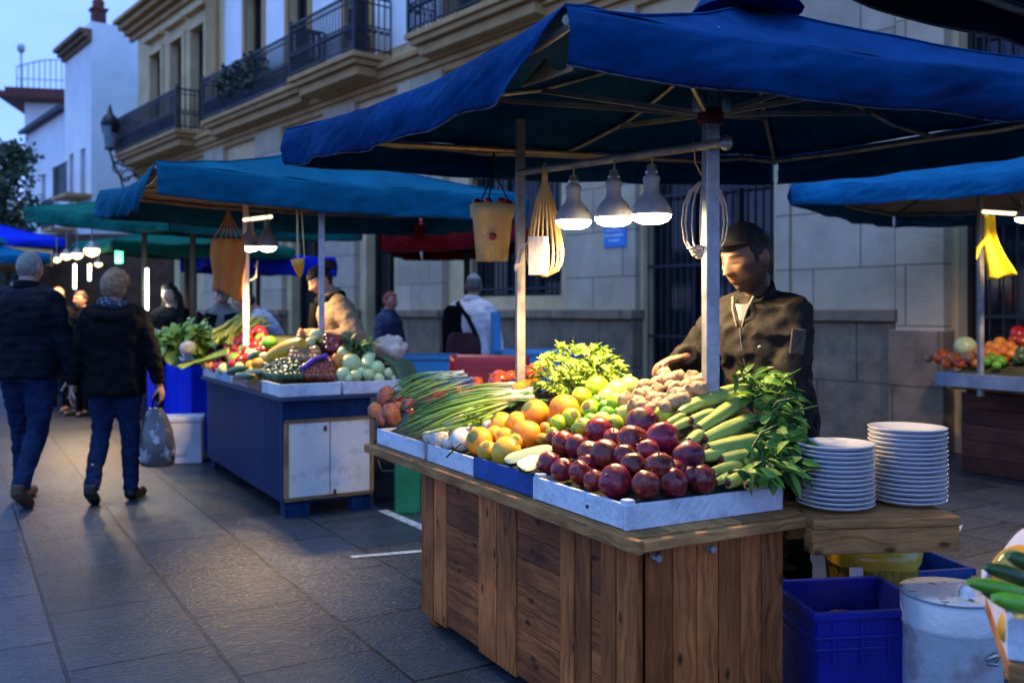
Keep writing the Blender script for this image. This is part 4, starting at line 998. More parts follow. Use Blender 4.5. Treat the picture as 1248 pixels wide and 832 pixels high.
m_red = smat('red_skin', (.45,.02,.012), (.30,.012,.010), rough=.22, coat=.5, rnd=.15)
m_wht = smat('white_root', (.74,.70,.60), (.66,.62,.50), rough=.4, rnd=.05, spots=(.55,.42,.26), spot_scale=5)
m_pot = smat('russet_skin', (.34,.12,.06), (.22,.07,.04), rough=.6, coat=0, rnd=.15, bump=.2)
m_gar = smat('garlic_skin', (.46,.32,.19), (.30,.18,.095), rough=.6, coat=0, rnd=.12, stretch=(1,1,.15), scale=7, bump=.3)
m_dgr = smat('dark_green_skin', (.045,.10,.025), (.02,.055,.014), rough=.35, rnd=.18)
m_pgr = smat('pale_green_skin', (.50,.58,.30), (.38,.48,.20), rough=.35, rnd=.08)
m_stem = pm('brown_stem', (.10,.075,.03), rough=.8)
MESH = {}
def kind(nm, mat, prof, n=3, **k): MESH[nm] = [roundmesh(nm, mat, prof, seed=i+1, **k) for i in range(n)]
kind('plum', m_plum, sph(.10,.05,.95), lumps=.10, n=5, stub=.07); kind('orange', m_orng, sph(.06,.03,.95), lumps=.03); kind('yellow', m_yelo, sph(.02,-.05,1.05), lumps=.05)
kind('lime', m_lime, sph(.05,.03,.97), lumps=.03); kind('pale', m_pale, sph(.05,.02,1.), lumps=.04); kind('green', m_grn, sph(.04,.03,.97), lumps=.04)
kind('tomato', m_tom, sph(.14,.05,.82), lumps=.05, lob=5, la=.02, stub=.09); kind('red', m_red, sph(.12,.05,.85), lumps=.04); kind('turnip', m_wht, sph(.10,-.12,.92), lumps=.05)
kind('potato', m_pot, sph(0,0,1.25), lumps=.12); kind('garlic', m_gar, sph(-.35,.1,.82), lumps=.03, lob=8, la=.05); kind('dark', m_dgr, sph(0,0,1.3,pear=.22), lumps=.05); kind('pgreen', m_pgr, sph(.04,.02,.95), lumps=.03)
kind('onion', smat('onion_skin', (.40,.20,.08), (.28,.11,.05), stretch=(1,1,.2), scale=5, rough=.35), sph(-.25,.05,.88), lumps=.03)
kind('berry', smat('date_red', (.26,.035,.012), (.13,.02,.010), rough=.3), sph(0,0,1.15), lumps=.05)
kind('cherry', smat('wine_red', (.16,.008,.02), (.07,.004,.012), rough=.2, coat=.6), sph(.05,0,.95), lumps=.03)
kind('amber', smat('amber_skin', (.62,.24,.02), (.50,.15,.015)), sph(0,0,1.), lumps=.06)
def fruit(name, km, p, r, stem=None, squash=(1,1,1)):
    o = put(name, random.choice(MESH[km])); o.location = p; r *= random.uniform(.97,1.03)
    o.scale = (r*squash[0],r*squash[1],r*squash[2]); o.rotation_euler = (random.uniform(-1.1,1.1),random.uniform(-1.1,1.1),random.uniform(0,6.28)); return o
def pile(F, name, km, lst, base, cat, group, rows=3, sc=1., conv=None, lift=0., squash=(1,1,1), Y0=2.3):
    out = []
    for px, py, rp in lst:
        if conv: px, py, rp = conv(px,py,rp)
        p = F.hit(px,py,lift,Y0); out.append((fruit(name, km, p, rp*p.y/FPX*sc, squash=squash), px, py))
    rowlabels(out, base, group, cat, rows); return out
A2 = lambda x,y,r: (640+x/3.2, 400+y/3.2, r/3.2)       # zoomed crops read back to the photograph's pixels
A1 = lambda x,y,r: (430+x/3.468, 400+y/3.468, r/3.468)
pile(F1,'dark_red_fruit','plum',[(458,372,62),(420,440,60),(536,430,61),(290,402,52),(317,495,61),(425,540,52),(525,540,55),(636,503,61),(352,597,62),(470,610,53),(577,602,55),(690,588,54),(205,460,46),(250,484,44),(150,447,45),(92,525,43),(145,552,42),(215,562,43),(268,592,40),(345,428,36),(115,430,32),(390,500,44),(240,530,38),(580,560,44),(480,480,46),(640,575,40)],
     'glossy dark red fruit in corner crate','fruit','dark red fruit heaped in the corner crate',4,1.10,A2)
pile(F1,'orange','orange',[(770,360,61),(895,345,68),(735,450,66),(535,475,59),(815,422,27),(865,400,33),(800,465,24),(845,455,26)],'ripe orange in the blue crate','fruit','oranges in the blue crate',2,1.03,A1)
pile(F1,'yellow_fruit','yellow',[(630,405,50),(695,395,42),(640,455,35),(568,517,43),(648,520,60),(600,445,34),(690,480,36)],'yellow fruit among the oranges','fruit','yellow fruit in the blue crate',2,1.03,A1)
pile(F1,'lime','lime',[(280,230,46),(220,268,40),(255,317,40),(130,370,32),(355,290,40),(180,348,37),(540,342,42),(345,375,40),(225,385,37)],'yellow green lime behind the dark red fruit','fruit','limes behind the dark red fruit',3,1.04,A2)
pile(F1,'pale_apple','pale',[(360,250,46),(410,230,40),(320,270,36),(300,360,34),(390,330,30)],'pale yellow green apple beside the garlic','fruit','pale apples beside the garlic',2,1.04,A2)
pile(F1,'small_lime','green',[(320,335,31),(365,330,22),(280,282,24),(310,305,26),(105,410,26),(330,385,24),(255,360,30),(420,360,26),(200,395,22)],'small deep green lime between the bigger limes','fruit','small green limes',3,1.04,A2)
pile(F1,'turnip','turnip',[(440,412,54),(462,467,50),(368,462,46),(325,452,30),(570,415,30),(405,482,28),(500,440,34)],'white turnip in the white crate','vegetable','white turnips',2,1.05,A1)
pile(F1,'tomato','tomato',[(615,220,45),(635,262,45),(665,205,28),(525,228,27),(535,265,38),(765,185,42),(575,262,36),(580,290,34),(690,240,34),(490,285,30),(455,270,24)],'orange red tomato at the back of the counter','vegetable','tomatoes behind the spring onions',3,1.06,A1)
pile(F1,'red_pepper','red',[(370,290,38),(250,335,34),(300,312,32),(420,262,30),(210,300,22),(335,318,30)],'red pepper under the spring onions','vegetable','red peppers under the spring onions',2,1.05,A1,squash=(1,1.3,.9))
pile(F1,'red_potato','potato',[(145,300,44),(95,350,32),(165,365,42),(130,375,34),(190,345,30)],'red skinned potato at the far end of the counter','vegetable','red potatoes at the far counter end',2,1.,A1)
# a carrot-orange pepper and two cut cucumbers
def along(o, a, b, r0=1., roll=0.):
    a, b = V(a), V(b); d = b-a; L = d.length; Rm = d.to_track_quat('X','Z').to_matrix() @ Matrix.Rotation(roll,3,'X')
    M4 = Matrix.Translation(a) @ Rm.to_4x4() @ Matrix.Diagonal((L,r0,r0,1)); o.matrix_basis = M4; return o
def podmesh(name, mat, rad, bend=.04, seg=18, n=16, lob=0, la=0., nz=.02, seed=0):
    """unit-long pod along +X whose radius at t is rad(t)"""
    q = B(); vs, fs, uv = [], [], []
    for i in range(n+1):
        t = i/n; r = rad(t)
        for k in range(seg):
            a = 2*math.pi*k/seg; rr = r*(1+(la*math.cos(lob*a+2*t) if lob else 0))*(1+nz*mnoise.noise(V((t*5+seed,math.cos(a)*2,math.sin(a)*2))))
            vs.append((t, rr*math.cos(a), rr*math.sin(a)+bend*math.sin(math.pi*t)/max(.001,1)))
    for i in range(n):
        for k in range(seg):
            k2 = (k+1)%seg; fs.append((i*seg+k,(i+1)*seg+k,(i+1)*seg+k2,i*seg+k2)); uv.append([(i/n,k/seg),((i+1)/n,k/seg),((i+1)/n,(k+1)/seg),(i/n,(k+1)/seg)])
    q.add(vs, fs, True, uv); q.add(vs[:seg],[tuple(range(seg))]); q.add(vs[-seg:],[tuple(range(seg))[::-1]])
    m_ = q.mesh(name); m_.materials.append(mat); return m_
caro = podmesh('carrot', m_orng, lambda t: .16+.86*math.sin(math.pi*min(1,t*.5+.38))**1.0*(1-.55*t)*.9, .1)
o = put('squash', caro); tag(along(o, F1.hit(*A1(690,268,0)[:2],.02), F1.hit(*A1(800,222,0)[:2],.03), .045), 'orange squash lying under the green celery leaves', 'vegetable')
cukeskin = smat('cucumber_skin', (.03,.10,.02), (.015,.06,.012)); cukecut = smat('cucumber_flesh', (.58,.66,.40), (.46,.55,.26), coat=.1, scale=4)
for k, (a, b, r) in enumerate((((640,555),(845,505),.036),((705,590),(800,545),.032))):
    pa, pb_ = F1.hit(*A1(*a,0)[:2],.012), F1.hit(*A1(*b,0)[:2],.012); d = pb_-pa
    o = thing('cut_cucumber', ('longer cut cucumber half with pale flesh at the crate edge','shorter cut cucumber half in front of the longer one')[k], 'vegetable', pa, 0, 'cut cucumbers')
    Rm = (d.to_track_quat('X','Z').to_matrix() @ Matrix.Rotation(R(32),3,'X')).to_4x4(); M4 = Matrix.Translation(pa) @ Rm; L = d.length
    rad = lambda t: r*math.sqrt(max(0,1-(2*t-1)**4))
    q = B(); q.sheet(lambda u,v: M4@V((L*u, rad(u)*math.cos(math.pi*(1+v)), rad(u)*math.sin(math.pi*(1+v))*.9)), 20, 10); q.build('skin', cukeskin, o)
    q = B(); q.sheet(lambda u,v: M4@V((L*(.01+.98*u), rad(.01+.98*u)*.96*(2*v-1), .004*math.sin(math.pi*v)+.0015*mnoise.noise(V((u*20,v*6,k))))), 20, 8); q.build('flesh', cukecut, o)
# ------------------------------------------------------------------ corn ears and their leaves
husk = smat('corn_husk', (.50,.58,.15), (.27,.42,.06), stretch=(.25,7,7), scale=3, rough=.45, coat=.1, rnd=.12, bump=.35, bscale=9)
silk = smat('corn_silk', (.20,.016,.018), (.08,.008,.010), rough=.7, coat=0)
corn = [podmesh('husk', husk, lambda t: (.30+.72*math.sin(math.pi*min(1,.16+t*.62))**.8)*(1-.62*max(0,(t-.72)/.28)**1.2), .25*s_, 22, 22, 6, .05, .05, s_*9) for s_ in (.3,-.25,.5)]
silkm = podmesh('silk', silk, lambda t: .40*math.sqrt(max(.02,1-(1-t)**2))*1.0, 0, 12, 6, 5, .2, .3)
ears = [(615,312,875,222,27),(632,300,880,245,24),(675,392,895,255,29),(700,432,915,345,32),(712,474,955,432,36),(765,512,952,496,30),(790,602,935,548,30),(868,610,968,580,26),(640,442,700,408,24),(648,362,765,330,26),(556,372,625,335,17),(745,600,805,578,18),(575,392,660,352,18),(690,500,790,480,26),(600,330,700,285,20),(730,560,860,530,24)]
its = []
for i, (x0,y0,x1,y1,r) in enumerate(ears):
    a = F1.hit(*A2(x0,y0,0)[:2],.01); b_ = F1.hit(*A2(x1,y1,0)[:2],.0); rr = r/3.2*a.y/FPX*1.02
    o = thing('corn_ear', 'x', 'corn', a, 0, 'corn ears in the corner crate'); d = b_-a; L = d.length
    Rm = d.to_track_quat('X','Z').to_matrix() @ Matrix.Rotation(random.uniform(-.8,.8),3,'X')
    o.matrix_basis = Matrix.Translation(a) @ Rm.to_4x4()
    h_ = put('husk', corn[i%3], o, True); h_.scale = (L,rr,rr)
    s_ = put('silk', silkm, o, True); s_.location = (-rr*.50,0,0); s_.scale = (rr*1.1,rr*1.45,rr*1.45)
    its.append((o, *A2((x0+x1)/2,(y0+y1)/2,0)[:2]))
rowlabels(its, 'green corn ear with dark red tip', 'corn ears in the corner crate', 'corn', 5)
def leaf(q, p, d, n, L, wd, droop=.3, fold=.25, ns=6):
    d = V(d).normalized(); n = (V(n)-d*V(n).dot(d)).normalized(); s = d.cross(n)
    rows = []; c = V(p)
    for i in range(ns+1):
        t = i/ns; w_ = wd*math.sin(math.pi*min(1,(t*.93+.05)))**.8*(1-.25*t)
        dd = (d - n*droop*t*1.6 + V((0,0,-droop*t*.8))).normalized(); 
        if i: c = c + dd*L/ns
        nn = s.cross(dd); rows.append((c-s*w_+nn*fold*w_, c, c+s*w_+nn*fold*w_))
    vs = [x for r_ in rows for x in r_]; fs = []
    for i in range(ns): a = i*3; fs += [(a,a+1,a+4,a+3),(a+1,a+2,a+5,a+4)]
    q.add(vs, fs, True)
lgreen = pm('herb_leaf', (.15,.33,.04), (.07,.19,.02), rough=.6, scale=9, bump=.25, bscale=40, world=True, sss=.0, rvar=.1)
lgreen2 = pm('herb_leaf_dark', (.04,.125,.022), (.02,.07,.014), rough=.45, scale=9, bump=.25, bscale=40, world=True)
hb = thing('herb_bunch', 'thick bunch of dark green leafy herbs beside the corn', 'herbs', F1.hit(935,590))
rl = random.Random(9)
for nm, mt, n_ in (('foliage',lgreen,230),('leaves',lgreen2,190)):
    q = B()
    for i in range(n_):
        t = rl.random(); px = 925+rl.gauss(0,17)+(10*math.sin(t*3)); py = 455+150*t; px += 14*math.sin(math.pi*t)
        px = min(px, 976+rl.uniform(-12,4)); py = min(py, 574); c = F1.hit(min(px,962),py,.02); c = P(px,py,c.y+rl.uniform(-.09,.10)-(.06 if nm=='foliage' else 0))
        d = V((rl.gauss(.75,.6), rl.gauss(-.5,.6), rl.gauss(.35-.4*t,.45))); n = V((rl.gauss(0,.5),rl.gauss(-.5,.5),1))
        leaf(q, c, d, n, rl.uniform(.04,.10), rl.uniform(.009,.024), rl.uniform(.1,.6), rl.uniform(.1,.5))
    q.build(nm, mt, hb)
q = B()
for i in range(14):
    a = F1.hit(rl.uniform(905,940),rl.uniform(475,585),.02); b_ = a+V((rl.uniform(.05,.2),rl.uniform(-.08,.1),rl.uniform(-.02,.16))); q = B(); q.tube([a, a.lerp(b_,.5)+V((0,0,.03)), b_], [.006,.005,.003], 6); q.build('stem', lgreen2, hb)
# celery tops
cel = thing('celery_bunch', 'bright yellow green bunch of celery leaves at the back of the counter', 'celery', F1.hit(700,485))
celm = pm('celery_leaf', (.34,.46,.06), (.16,.30,.03), rough=.45, scale=12, bump=.2, world=True)
q = B()
for i in range(420):
    a = rl.uniform(0,6.28); rr = rl.random()**.6; px = 703+56*rr*math.cos(a)+4; py = 456+36*rr*math.sin(a); py += .0018*(px-700)**2*.8
    Yc = 4.28+rl.uniform(-.13,.16)-.0016*(py-456); c = P(px,py,Yc)
    d = V((rl.gauss((px-703)/60,.5), rl.gauss(-.25,.5), rl.gauss(.6-(py-440)/80,.5))); n = V((rl.gauss(0,.6),rl.gauss(-.4,.6),1))
    for sgn in (-.7,0,.7):
        dd = V(d).normalized(); s = dd.cross(V((0,-.3,1))).normalized(); leaf(q, c, dd+s*sgn, n, rl.uniform(.028,.05), rl.uniform(.007,.012), rl.uniform(.1,.5), rl.uniform(.0,.5), 3)
q.build('foliage', celm, cel)
q = B()
for i in range(22):
    a = P(rl.uniform(680,735),rl.uniform(478,492),4.3); b_ = P(rl.uniform(655,755),rl.uniform(430,470),4.3+rl.uniform(-.1,.12)); q.tube([a,a.lerp(b_,.5)+V((0,0,.015)),b_],[.010,.008,.003],6)
q.build('stalk', pm('celery_stalk',(.48,.58,.18),(.36,.48,.10),rough=.4), cel)
# garlic strings
for k, (a, b_, n_) in enumerate((((405,300),(600,178),15),((545,300),(690,200),14),((455,312),(545,300),6))):
    a, b_ = A2(*a,0), A2(*b_,0); o = thing('garlic_string', ('longer string of garlic bulbs under the seller hand','shorter string of garlic bulbs behind the corn','short string of small garlic bulbs in front of the others')[k], 'garlic', F1.hit(a[0],a[1]), 0, 'strings of garlic')
    for i in range(n_):
        t = (i+.5)/n_; px = a[0]+(b_[0]-a[0])*t+((i%2)*2-1)*(6 if k < 2 else 2)+rl.uniform(-2,2); py = a[1]+(b_[1]-a[1])*t+((i%3)-1)*(6 if k < 2 else 3)
        p = F1.hit(px,py,.03); f = put('bulb', random.choice(MESH['garlic']), o); r = (.031 if k < 2 else .027)*rl.uniform(.85,1.15); f.scale = (r,r,r)
        f.location = p; f.rotation_euler = (rl.uniform(-.9,.9),rl.uniform(-.9,.9),rl.uniform(0,6))
    q = B(); q.tube([F1.hit(a[0]+(b_[0]-a[0])*t,a[1]+(b_[1]-a[1])*t,.0) for t in (0,.3,.6,1)], .010, 6); q.build('braid', m_gar, o)
# spring onions
m_, nt, b = nodes('spring_onion'); uvn = N(nt,'ShaderNodeUVMap'); sx = N(nt,'ShaderNodeSeparateXYZ'); nt.links.new(uvn.outputs[0], sx.inputs[0])
cl_ = ramp(nt, sx.outputs[0], [(.0,(.70,.68,.52)),(.14,(.62,.66,.36)),(.3,(.24,.40,.06)),(.62,(.09,.24,.03)),(1,(.035,.12,.02))])
oi = N(nt,'ShaderNodeObjectInfo'); hs = N(nt,'ShaderNodeHueSaturation'); mr = N(nt,'ShaderNodeMapRange'); mr.inputs['To Min'].default_value = .65; mr.inputs['To Max'].default_value = 1.3
nt.links.new(oi.outputs['Random'], mr.inputs[0]); nt.links.new(mr.outputs[0], hs.inputs['Value']); nt.links.new(cl_, hs.inputs['Color']); nt.links.new(hs.outputs[0], b.inputs['Base Color']); b.inputs['Roughness'].default_value = .35; b.inputs['Coat Weight'].default_value = .2
stk = [podmesh('stalk', m_, lambda t: .9+.6*math.exp(-(t/.06)**2)-.35*t-.45*max(0,(t-.8)/.2), s_, 8, 14, 0, 0, .1, s_*20) for s_ in (4.,-3.,7.,1.)]
leek = []
for k, (rt0, rt1, tp0, tp1, n_, lab) in enumerate((((652,473),(652,494),(474,503),(486,541),38,'large bunch of spring onions lying across the crates'),((566,460),(585,474),(462,486),(486,505),24,'smaller bunch of spring onions behind the large bunch'))):
    o = thing('spring_onion_bunch', lab, 'spring onions', F1.hit((rt0[0]+tp0[0])/2, (rt0[1]+tp1[1])/2), 0, 'bunches of spring onions')
    for i in range(n_):
        t = rl.random(); s_ = min(1,max(0,t+rl.uniform(-.15,.15)))
        a = F1.hit(rt0[0]+(rt1[0]-rt0[0])*t-rl.uniform(0,30), rt0[1]+(rt1[1]-rt0[1])*t, .0); b_ = F1.hit(tp0[0]+(tp1[0]-tp0[0])*s_+rl.uniform(0,34)*rl.random(), tp0[1]+(tp1[1]-tp0[1])*s_, .01)
        md = .035+.03*rl.random()
        f = put('stalk', stk[i%4], o); along(f, a+V((0,0,md*.6)), b_+V((0,0,md*.5)), rl.uniform(.005,.0085), rl.uniform(-1,1)); f.matrix_parent_inverse = wm(o).inverted()
q = B(); a = F1.hit(*A1(395,545,0)[:2],.02); q.tube([a, a+V((.03,-.01,.03)), a+V((.055,.01,.05))], [.004,.0035,.003], 6); tag(q.build('loose_stalk', m_stem), 'dry brown stalk hanging over the white crate edge', 'stalk')
# lettuce leaves peeping between crate and fruit
for k, (px, py) in enumerate(((575,515),(640,486))):
    o = thing('leaf_bunch', ('small bunch of bright green leaves behind the turnips','dark leaf bunch at the spring onion roots')[k], 'leaves', F1.hit(px,py)); q = B()
    for i in range(26):
        c = F1.hit(px+rl.uniform(-14,14), py+rl.uniform(-6,6), .03); leaf(q, c, (rl.gauss(0,1),rl.gauss(-.3,.6),rl.gauss(.3,.4)), (rl.gauss(0,.4),-.4,1), rl.uniform(.04,.08), rl.uniform(.012,.02), .3, .3)
    q.build('foliage', (celm, lgreen2)[k], o)
# ------------------------------------------------------------------ lamps and things hung from the bar
def onbar(px):
    a, b_ = bA+V((0,-.04,0)), bE; r = (px-CX)/FPX; d = b_-a; t = (a.x-r*a.y)/(r*d.y-d.x); return a+d*t
lampw = pm('lamp_body', (.50,.48,.44), (.38,.36,.33), rough=.4, bump=.05)
bulbm = glow('lit_bulb', (1.0,.80,.52), 11.)
clearp = pm('clear_plastic', (.55,.52,.45), rough=.15, trans=.6, bump=0)
def bulb_lamp(p, label, sc=1., e=18., hook=True):
    o = thing('hanging_lamp', label, 'lamp', p, 0, 'lamps hanging over the counters'); T = Matrix.Translation(p) @ Matrix.Diagonal((sc,sc,sc*.84,1))
    if hook:
        q = B(); q.tube([T@V((.0,-.018,-.04)), T@V((0,-.024,.0)), T@V((0,-.018,.028)), T@V((0,.006,.034)), T@V((0,.02,.01))], .003, 6); q.build('hook', pm('brass_hook',(.45,.30,.12),metal=.7,rough=.4), o)
    q = B(); q.lathe([(.012,-.03),(.020,-.035),(.020,-.055),(.026,-.06),(.026,-.075),(.018,-.08)], 18, T); q.build('socket', clearp, o)
    q = B(); q.lathe([(.018,-.078),(.032,-.088),(.036,-.10),(.031,-.125),(.032,-.165),(.040,-.180),(.060,-.205),(.076,-.238),(.083,-.268),(.082,-.274),(.07,-.272)], 32, T); q.build('body', lampw, o)
    q = B(); q.lathe([(.0805,-.272),(.079,-.285),(.068,-.303),(.045,-.315),(.001,-.320)], 32, T); q.build('bulb', bulbm, o)
    lamp_light(T@V((0,0,-.345)), e, .04, spot=176); return o
for px, lb in ((699,'leftmost of the three lit bulbs hanging from the bar'),(748,'middle one of the three lit bulbs hanging from the bar'),(794,'rightmost of the three lit bulbs hanging from the bar')):
    p = onbar(px)+V((0,0,-.018)); bulb_lamp(p, lb, 1.0 - .02, LAMP)
cord = pm('dark_cord', (.05,.025,.018), rough=.8); straw = pm('straw_cord', (.78,.52,.18), (.60,.37,.11), rough=.6, scale=20, stretch=(1,1,.1), bump=.2)
clay = pm('pale_clay', (.80,.54,.22), (.62,.40,.15), rough=.85, scale=8, detail=8, bump=.6, bscale=22)
t_ = (602-440)/200; pp = P(602,180,4.64)
o = thing('hanging_pot', 'pale clay pot of red peppers hanging on three dark cords', 'pot', pp)
T = Matrix.Translation(P(600,318,4.62)); k = 4.62/FPX
q = B(); q.lathe([(.001,0),(19*k,0),(24.5*k,52*k),(26.5*k,53*k),(27.5*k,68*k),(25*k,68*k),(22*k,50*k),(.001,48*k)], 28, T)
q.v = [tuple(V(v)+V((mnoise.noise(V(v)*9),mnoise.noise(V(v)*9+V((4,0,0))),mnoise.noise(V(v)*7+V((0,4,0)))))*.006) for v in q.v]; q.build('pot', clay, o)
q = B()
for a in (.3,2.4,4.5): q.tube([T@V((math.cos(a)*25*k,math.sin(a)*25*k,66*k)), pp+V((0,0,-.12))], .0042, 6)
q.tube([pp+V((0,0,-.13)), pp+V((0,0,.012))], .006, 6); q.tube([pp+V((.014*math.cos(a),0,.014*math.sin(a)-.055)) for a in [i*.524 for i in range(12)]], .004, 6, close=True); q.build('cord', cord, o)
for i, (a, r) in enumerate(((.3,.024),(2.4,.026),(4.5,.020),(3.5,.022),(5.3,.024))):
    f = put('pepper', random.choice(MESH['red']), o); f.location = T@V((math.cos(a)*20*k,math.sin(a)*20*k,70*k)); f.scale = (r,r,r*1.2)
f = put('red_tag', MESH['red'][0], o); f.location = T@V((1*k,-24.5*k,28*k)); f.scale = (.020,.009,.022)
# string bag on the bar with its white card box
p = onbar(664); o = thing('string_bag', 'long yellow string bag hanging beside three lit bulbs', 'bag', p); k = p.y/FPX
q = B(); Ht = 128*k
def tear(t): return .010+.088*max(0,(t-.12)/.88)**.75*math.sqrt(max(0,1-((t-.70)/.30)**2) if t > .70 else 1)*(1 if t < .7 else 1)
for i in range(38):
    a = 2*math.pi*i/38; pts = []
    for j in range(19):
        t = j/18; r = tear(t)*1.02; pts.append(p+V((math.cos(a)*r+.012*math.sin(t*3)*(i%2-.5), math.sin(a)*r*.55, -.01-Ht*t)))
    q.tube(pts, .0029, 5)
q.tube([p+V((0,-.02,-.03)), p+V((0,-.012,.018)), p+V((0,.012,.018)), p+V((0,.02,-.03))], .010, 8); q.build('net', straw, o)
q = B(); bx = P(656,312,p.y-.075); q.box(bx, (21*k,.05,46*k), Matrix.Rotation(R(-22),3,'Z')); bo = tag(q.build('card_box', pm('white_card',(.78,.74,.64),(.68,.64,.55),rough=.7), bevel=.003), 'small white card box hanging against the yellow string bag', 'box')
q = B(); 
for j in range(3):
    pts = [P(652-j*3,290+j*2,p.y-.06), P(640-j*2,296+j*3,p.y-.12), P(634-j,308+j*6,pA.y-.06), P(628,325+j*3,pA.y-.07)]
    q.sheet(lambda u,v,pts=pts: (pts[min(2,int(u*3))].lerp(pts[min(2,int(u*3))+1], u*3-min(2,int(u*3))))+V((.014*(v-.5),0,.012*(v-.5)*math.sin(u*9)+.004*math.sin(u*14))), 15, 2)
q.build('ribbon', pm('white_ribbon',(.72,.70,.64),rough=.7), bo)
# wire cage
p = onbar(845); o = thing('wire_basket', 'white wire cage basket hanging behind the front pole', 'basket', p); k = p.y/FPX; T = Matrix.Translation(P(859,312,p.y+.03))
q = B(); wire = pm('white_wire', (.62,.56,.46), (.50,.44,.34), rough=.5, bump=0)
for i in range(16):
    a = 2*math.pi*i/16; q.tube([T@V((math.cos(a)*r*k,math.sin(a)*r*k,z*k)) for r, z in ((17,6),(25,18),(28,40),(26,62),(19,80),(8,90),(0.5,93))], .0030, 5)
q.build('wire', wire, o)
q = B()
for z, r in ((6,17),(2,15),(10,20),(-1,10)): q.tube([T@V((math.cos(a)*r*k,math.sin(a)*r*k,z*k+.003*math.sin(a*5))) for a in [i*.2618 for i in range(24)]], .0055, 6, close=True)
q.build('woven_base', wire, o)
q = B(); q.tube([T@V((0,0,92*k)), p+V((.005,-.01,-.06)), p+V((0,-.02,.0)), p+V((0,0,.02))], .003, 6); q.build('string', straw, o)

# ------------------------------------------------------------------ second counter
MT2 = Matrix.Translation((-1.54,6.27,0)) @ Matrix.Rotation(R(30),4,'Z')
bluep = pm('blue_painted_boards', (.005,.034,.095), (.003,.018,.055), spec=.08, rough=.5, scale=3, stretch=(6,6,.4), bump=.3, bscale=20)
o = thing('market_counter', 'dark blue painted counter with two white cupboard doors under the vegetables', 'counter', MT2.translation, R(30), 'counters of the market stalls')
q = B(); q.box((.32,1.18,.44),(.62,2.34,.70)); q.build('carcass', bluep, o, local=True, bevel=.006)
q = B()
for i in range(26): q.box((.004,.05+.09*i,.45),(.010,.084,.69))
q.build('side_cladding', bluep, o, local=True, bevel=.004)
wdoor = pm('worn_white_door', (.66,.62,.54), (.45,.42,.37), rough=.7, scale=5, detail=9, spots=(.50,.46,.40), spot_scale=9, bump=.2, lo=.2, hi=.45)
trimw = wood('door_trim', (.36,.22,.10), (.26,.15,.07), (.15,.085,.04), .7, knots=False)
for k in range(2):
    x0 = .035+k*.293; q = B(); q.box((x0+.145,-.001,.385),(.286,.022,.50)); d_ = q.build('cupboard_door', wdoor, o, local=True, bevel=.003)
    q = B(); q.box((x0+(.255 if k == 0 else .03),-.016,.15 if k else .59),(.018,.012,.035)); q.build('latch', rust, d_, local=True)
q = B(); q.box((.325,-.002,.647),(.63,.03,.022)); q.box((.325,-.002,.123),(.63,.03,.022)); q.box((.020,-.002,.385),(.026,.03,.50)); q.box((.632,-.002,.385),(.022,.03,.50)); q.build('door_trim', trimw, o, local=True)
for bx_ in (((.10,.06,.045),(.17,.12,.088)),((.56,.06,.045),(.14,.12,.088)),((.09,2.25,.045),(.12,.12,.088))): q = B(); q.box(*bx_); q.build('foot', bluep, o, local=True)
q = B(); q.box((.36,1.18,.803),(.80,2.46,.028)); q.build('top', pm('counter_top_dark',(.03,.05,.10),rough=.6), o, local=True, bevel=.003)
def heap2(x, y): return .90+min(1.05*max(0,x+.02), .62*max(0,y-.02), .34)
F2 = Frame(MT2, heap2)
crate('white crate of pale round vegetables at the end of the second counter', MT2, .42,.86,-.02,.42,.818,.085,paper,heap2,.06,cat='crate')
crate('white crate of dark green fruit beside the crate of pale vegetables', MT2, -.03,.40,-.02,.42,.818,.085,paper,heap2,.06)
crate('brown crate along the street side of the second counter', MT2, -.03,.80,.44,.80,.818,.08,kraft,heap2,.06)
crate('red striped crate along the street side of the second counter', MT2, -.03,.80,.82,1.30,.818,.08,pm('red_brown_slats',(.30,.09,.06),(.42,.34,.28),scale=3,stretch=(1,1,30),rough=.7),heap2,.06)
crate('pale blue crate along the street side of the second counter', MT2, -.03,.80,1.32,1.78,.818,.085,pm('pale_blue_crate',(.40,.55,.66),(.30,.44,.56),rough=.6),heap2,.06)
crate('white crate at the far end of the second counter', MT2, -.03,.80,1.80,2.36,.818,.085,paper,heap2,.06)
AB = lambda x,y,r: (180+x/3.67, 380+y/3.67, r/3.67)
ij = lambda x0,x1,y0,y1,nx,ny,r,jt: [(x0+(x1-x0)*(i+.5*(j%2))/nx+rl.uniform(-jt,jt), y0+(y1-y0)*j/ny+rl.uniform(-jt,jt), r) for j in range(ny) for i in range(nx)]
K2 = dict(conv=AB, Y0=5.6)
pile(F2,'tomato','red',[(455,120,28),(400,133,26),(480,155,23),(500,85,25),(515,100,22),(370,130,22),(325,155,24),(395,165,20),(365,160,20),(517,170,18),(430,105,20),(440,150,20)]+[(x_,y_,23) for x_,y_ in ((300,150),(345,140),(420,135),(445,175),(350,185),(375,200),(410,190),(500,175),(520,130),(470,100),(290,190),(275,215),(385,235),(415,215),(310,250),(445,205))],'red tomato on the second counter','vegetable','tomatoes on the second counter',4,1.15,**K2)
pile(F2,'beetroot','cherry',[(315,172,24),(325,215,24),(345,195,20),(330,238,18),(300,195,18)],'dark red beetroot on the second counter','vegetable','beetroots on the second counter',2,1.1,**K2)
pile(F2,'orange','orange',[(290,243,20),(495,237,28),(462,242,24),(485,297,24),(262,242,18),(455,262,18)],'orange on the street side of the second counter','fruit','oranges on the second counter',2,1.1,**K2)
pile(F2,'green_pepper','green',[(545,140,30),(505,122,24),(390,214,30),(428,172,24),(520,150,22)],'green pepper on the second counter','vegetable','green peppers on the second counter',2,1.1,**K2)
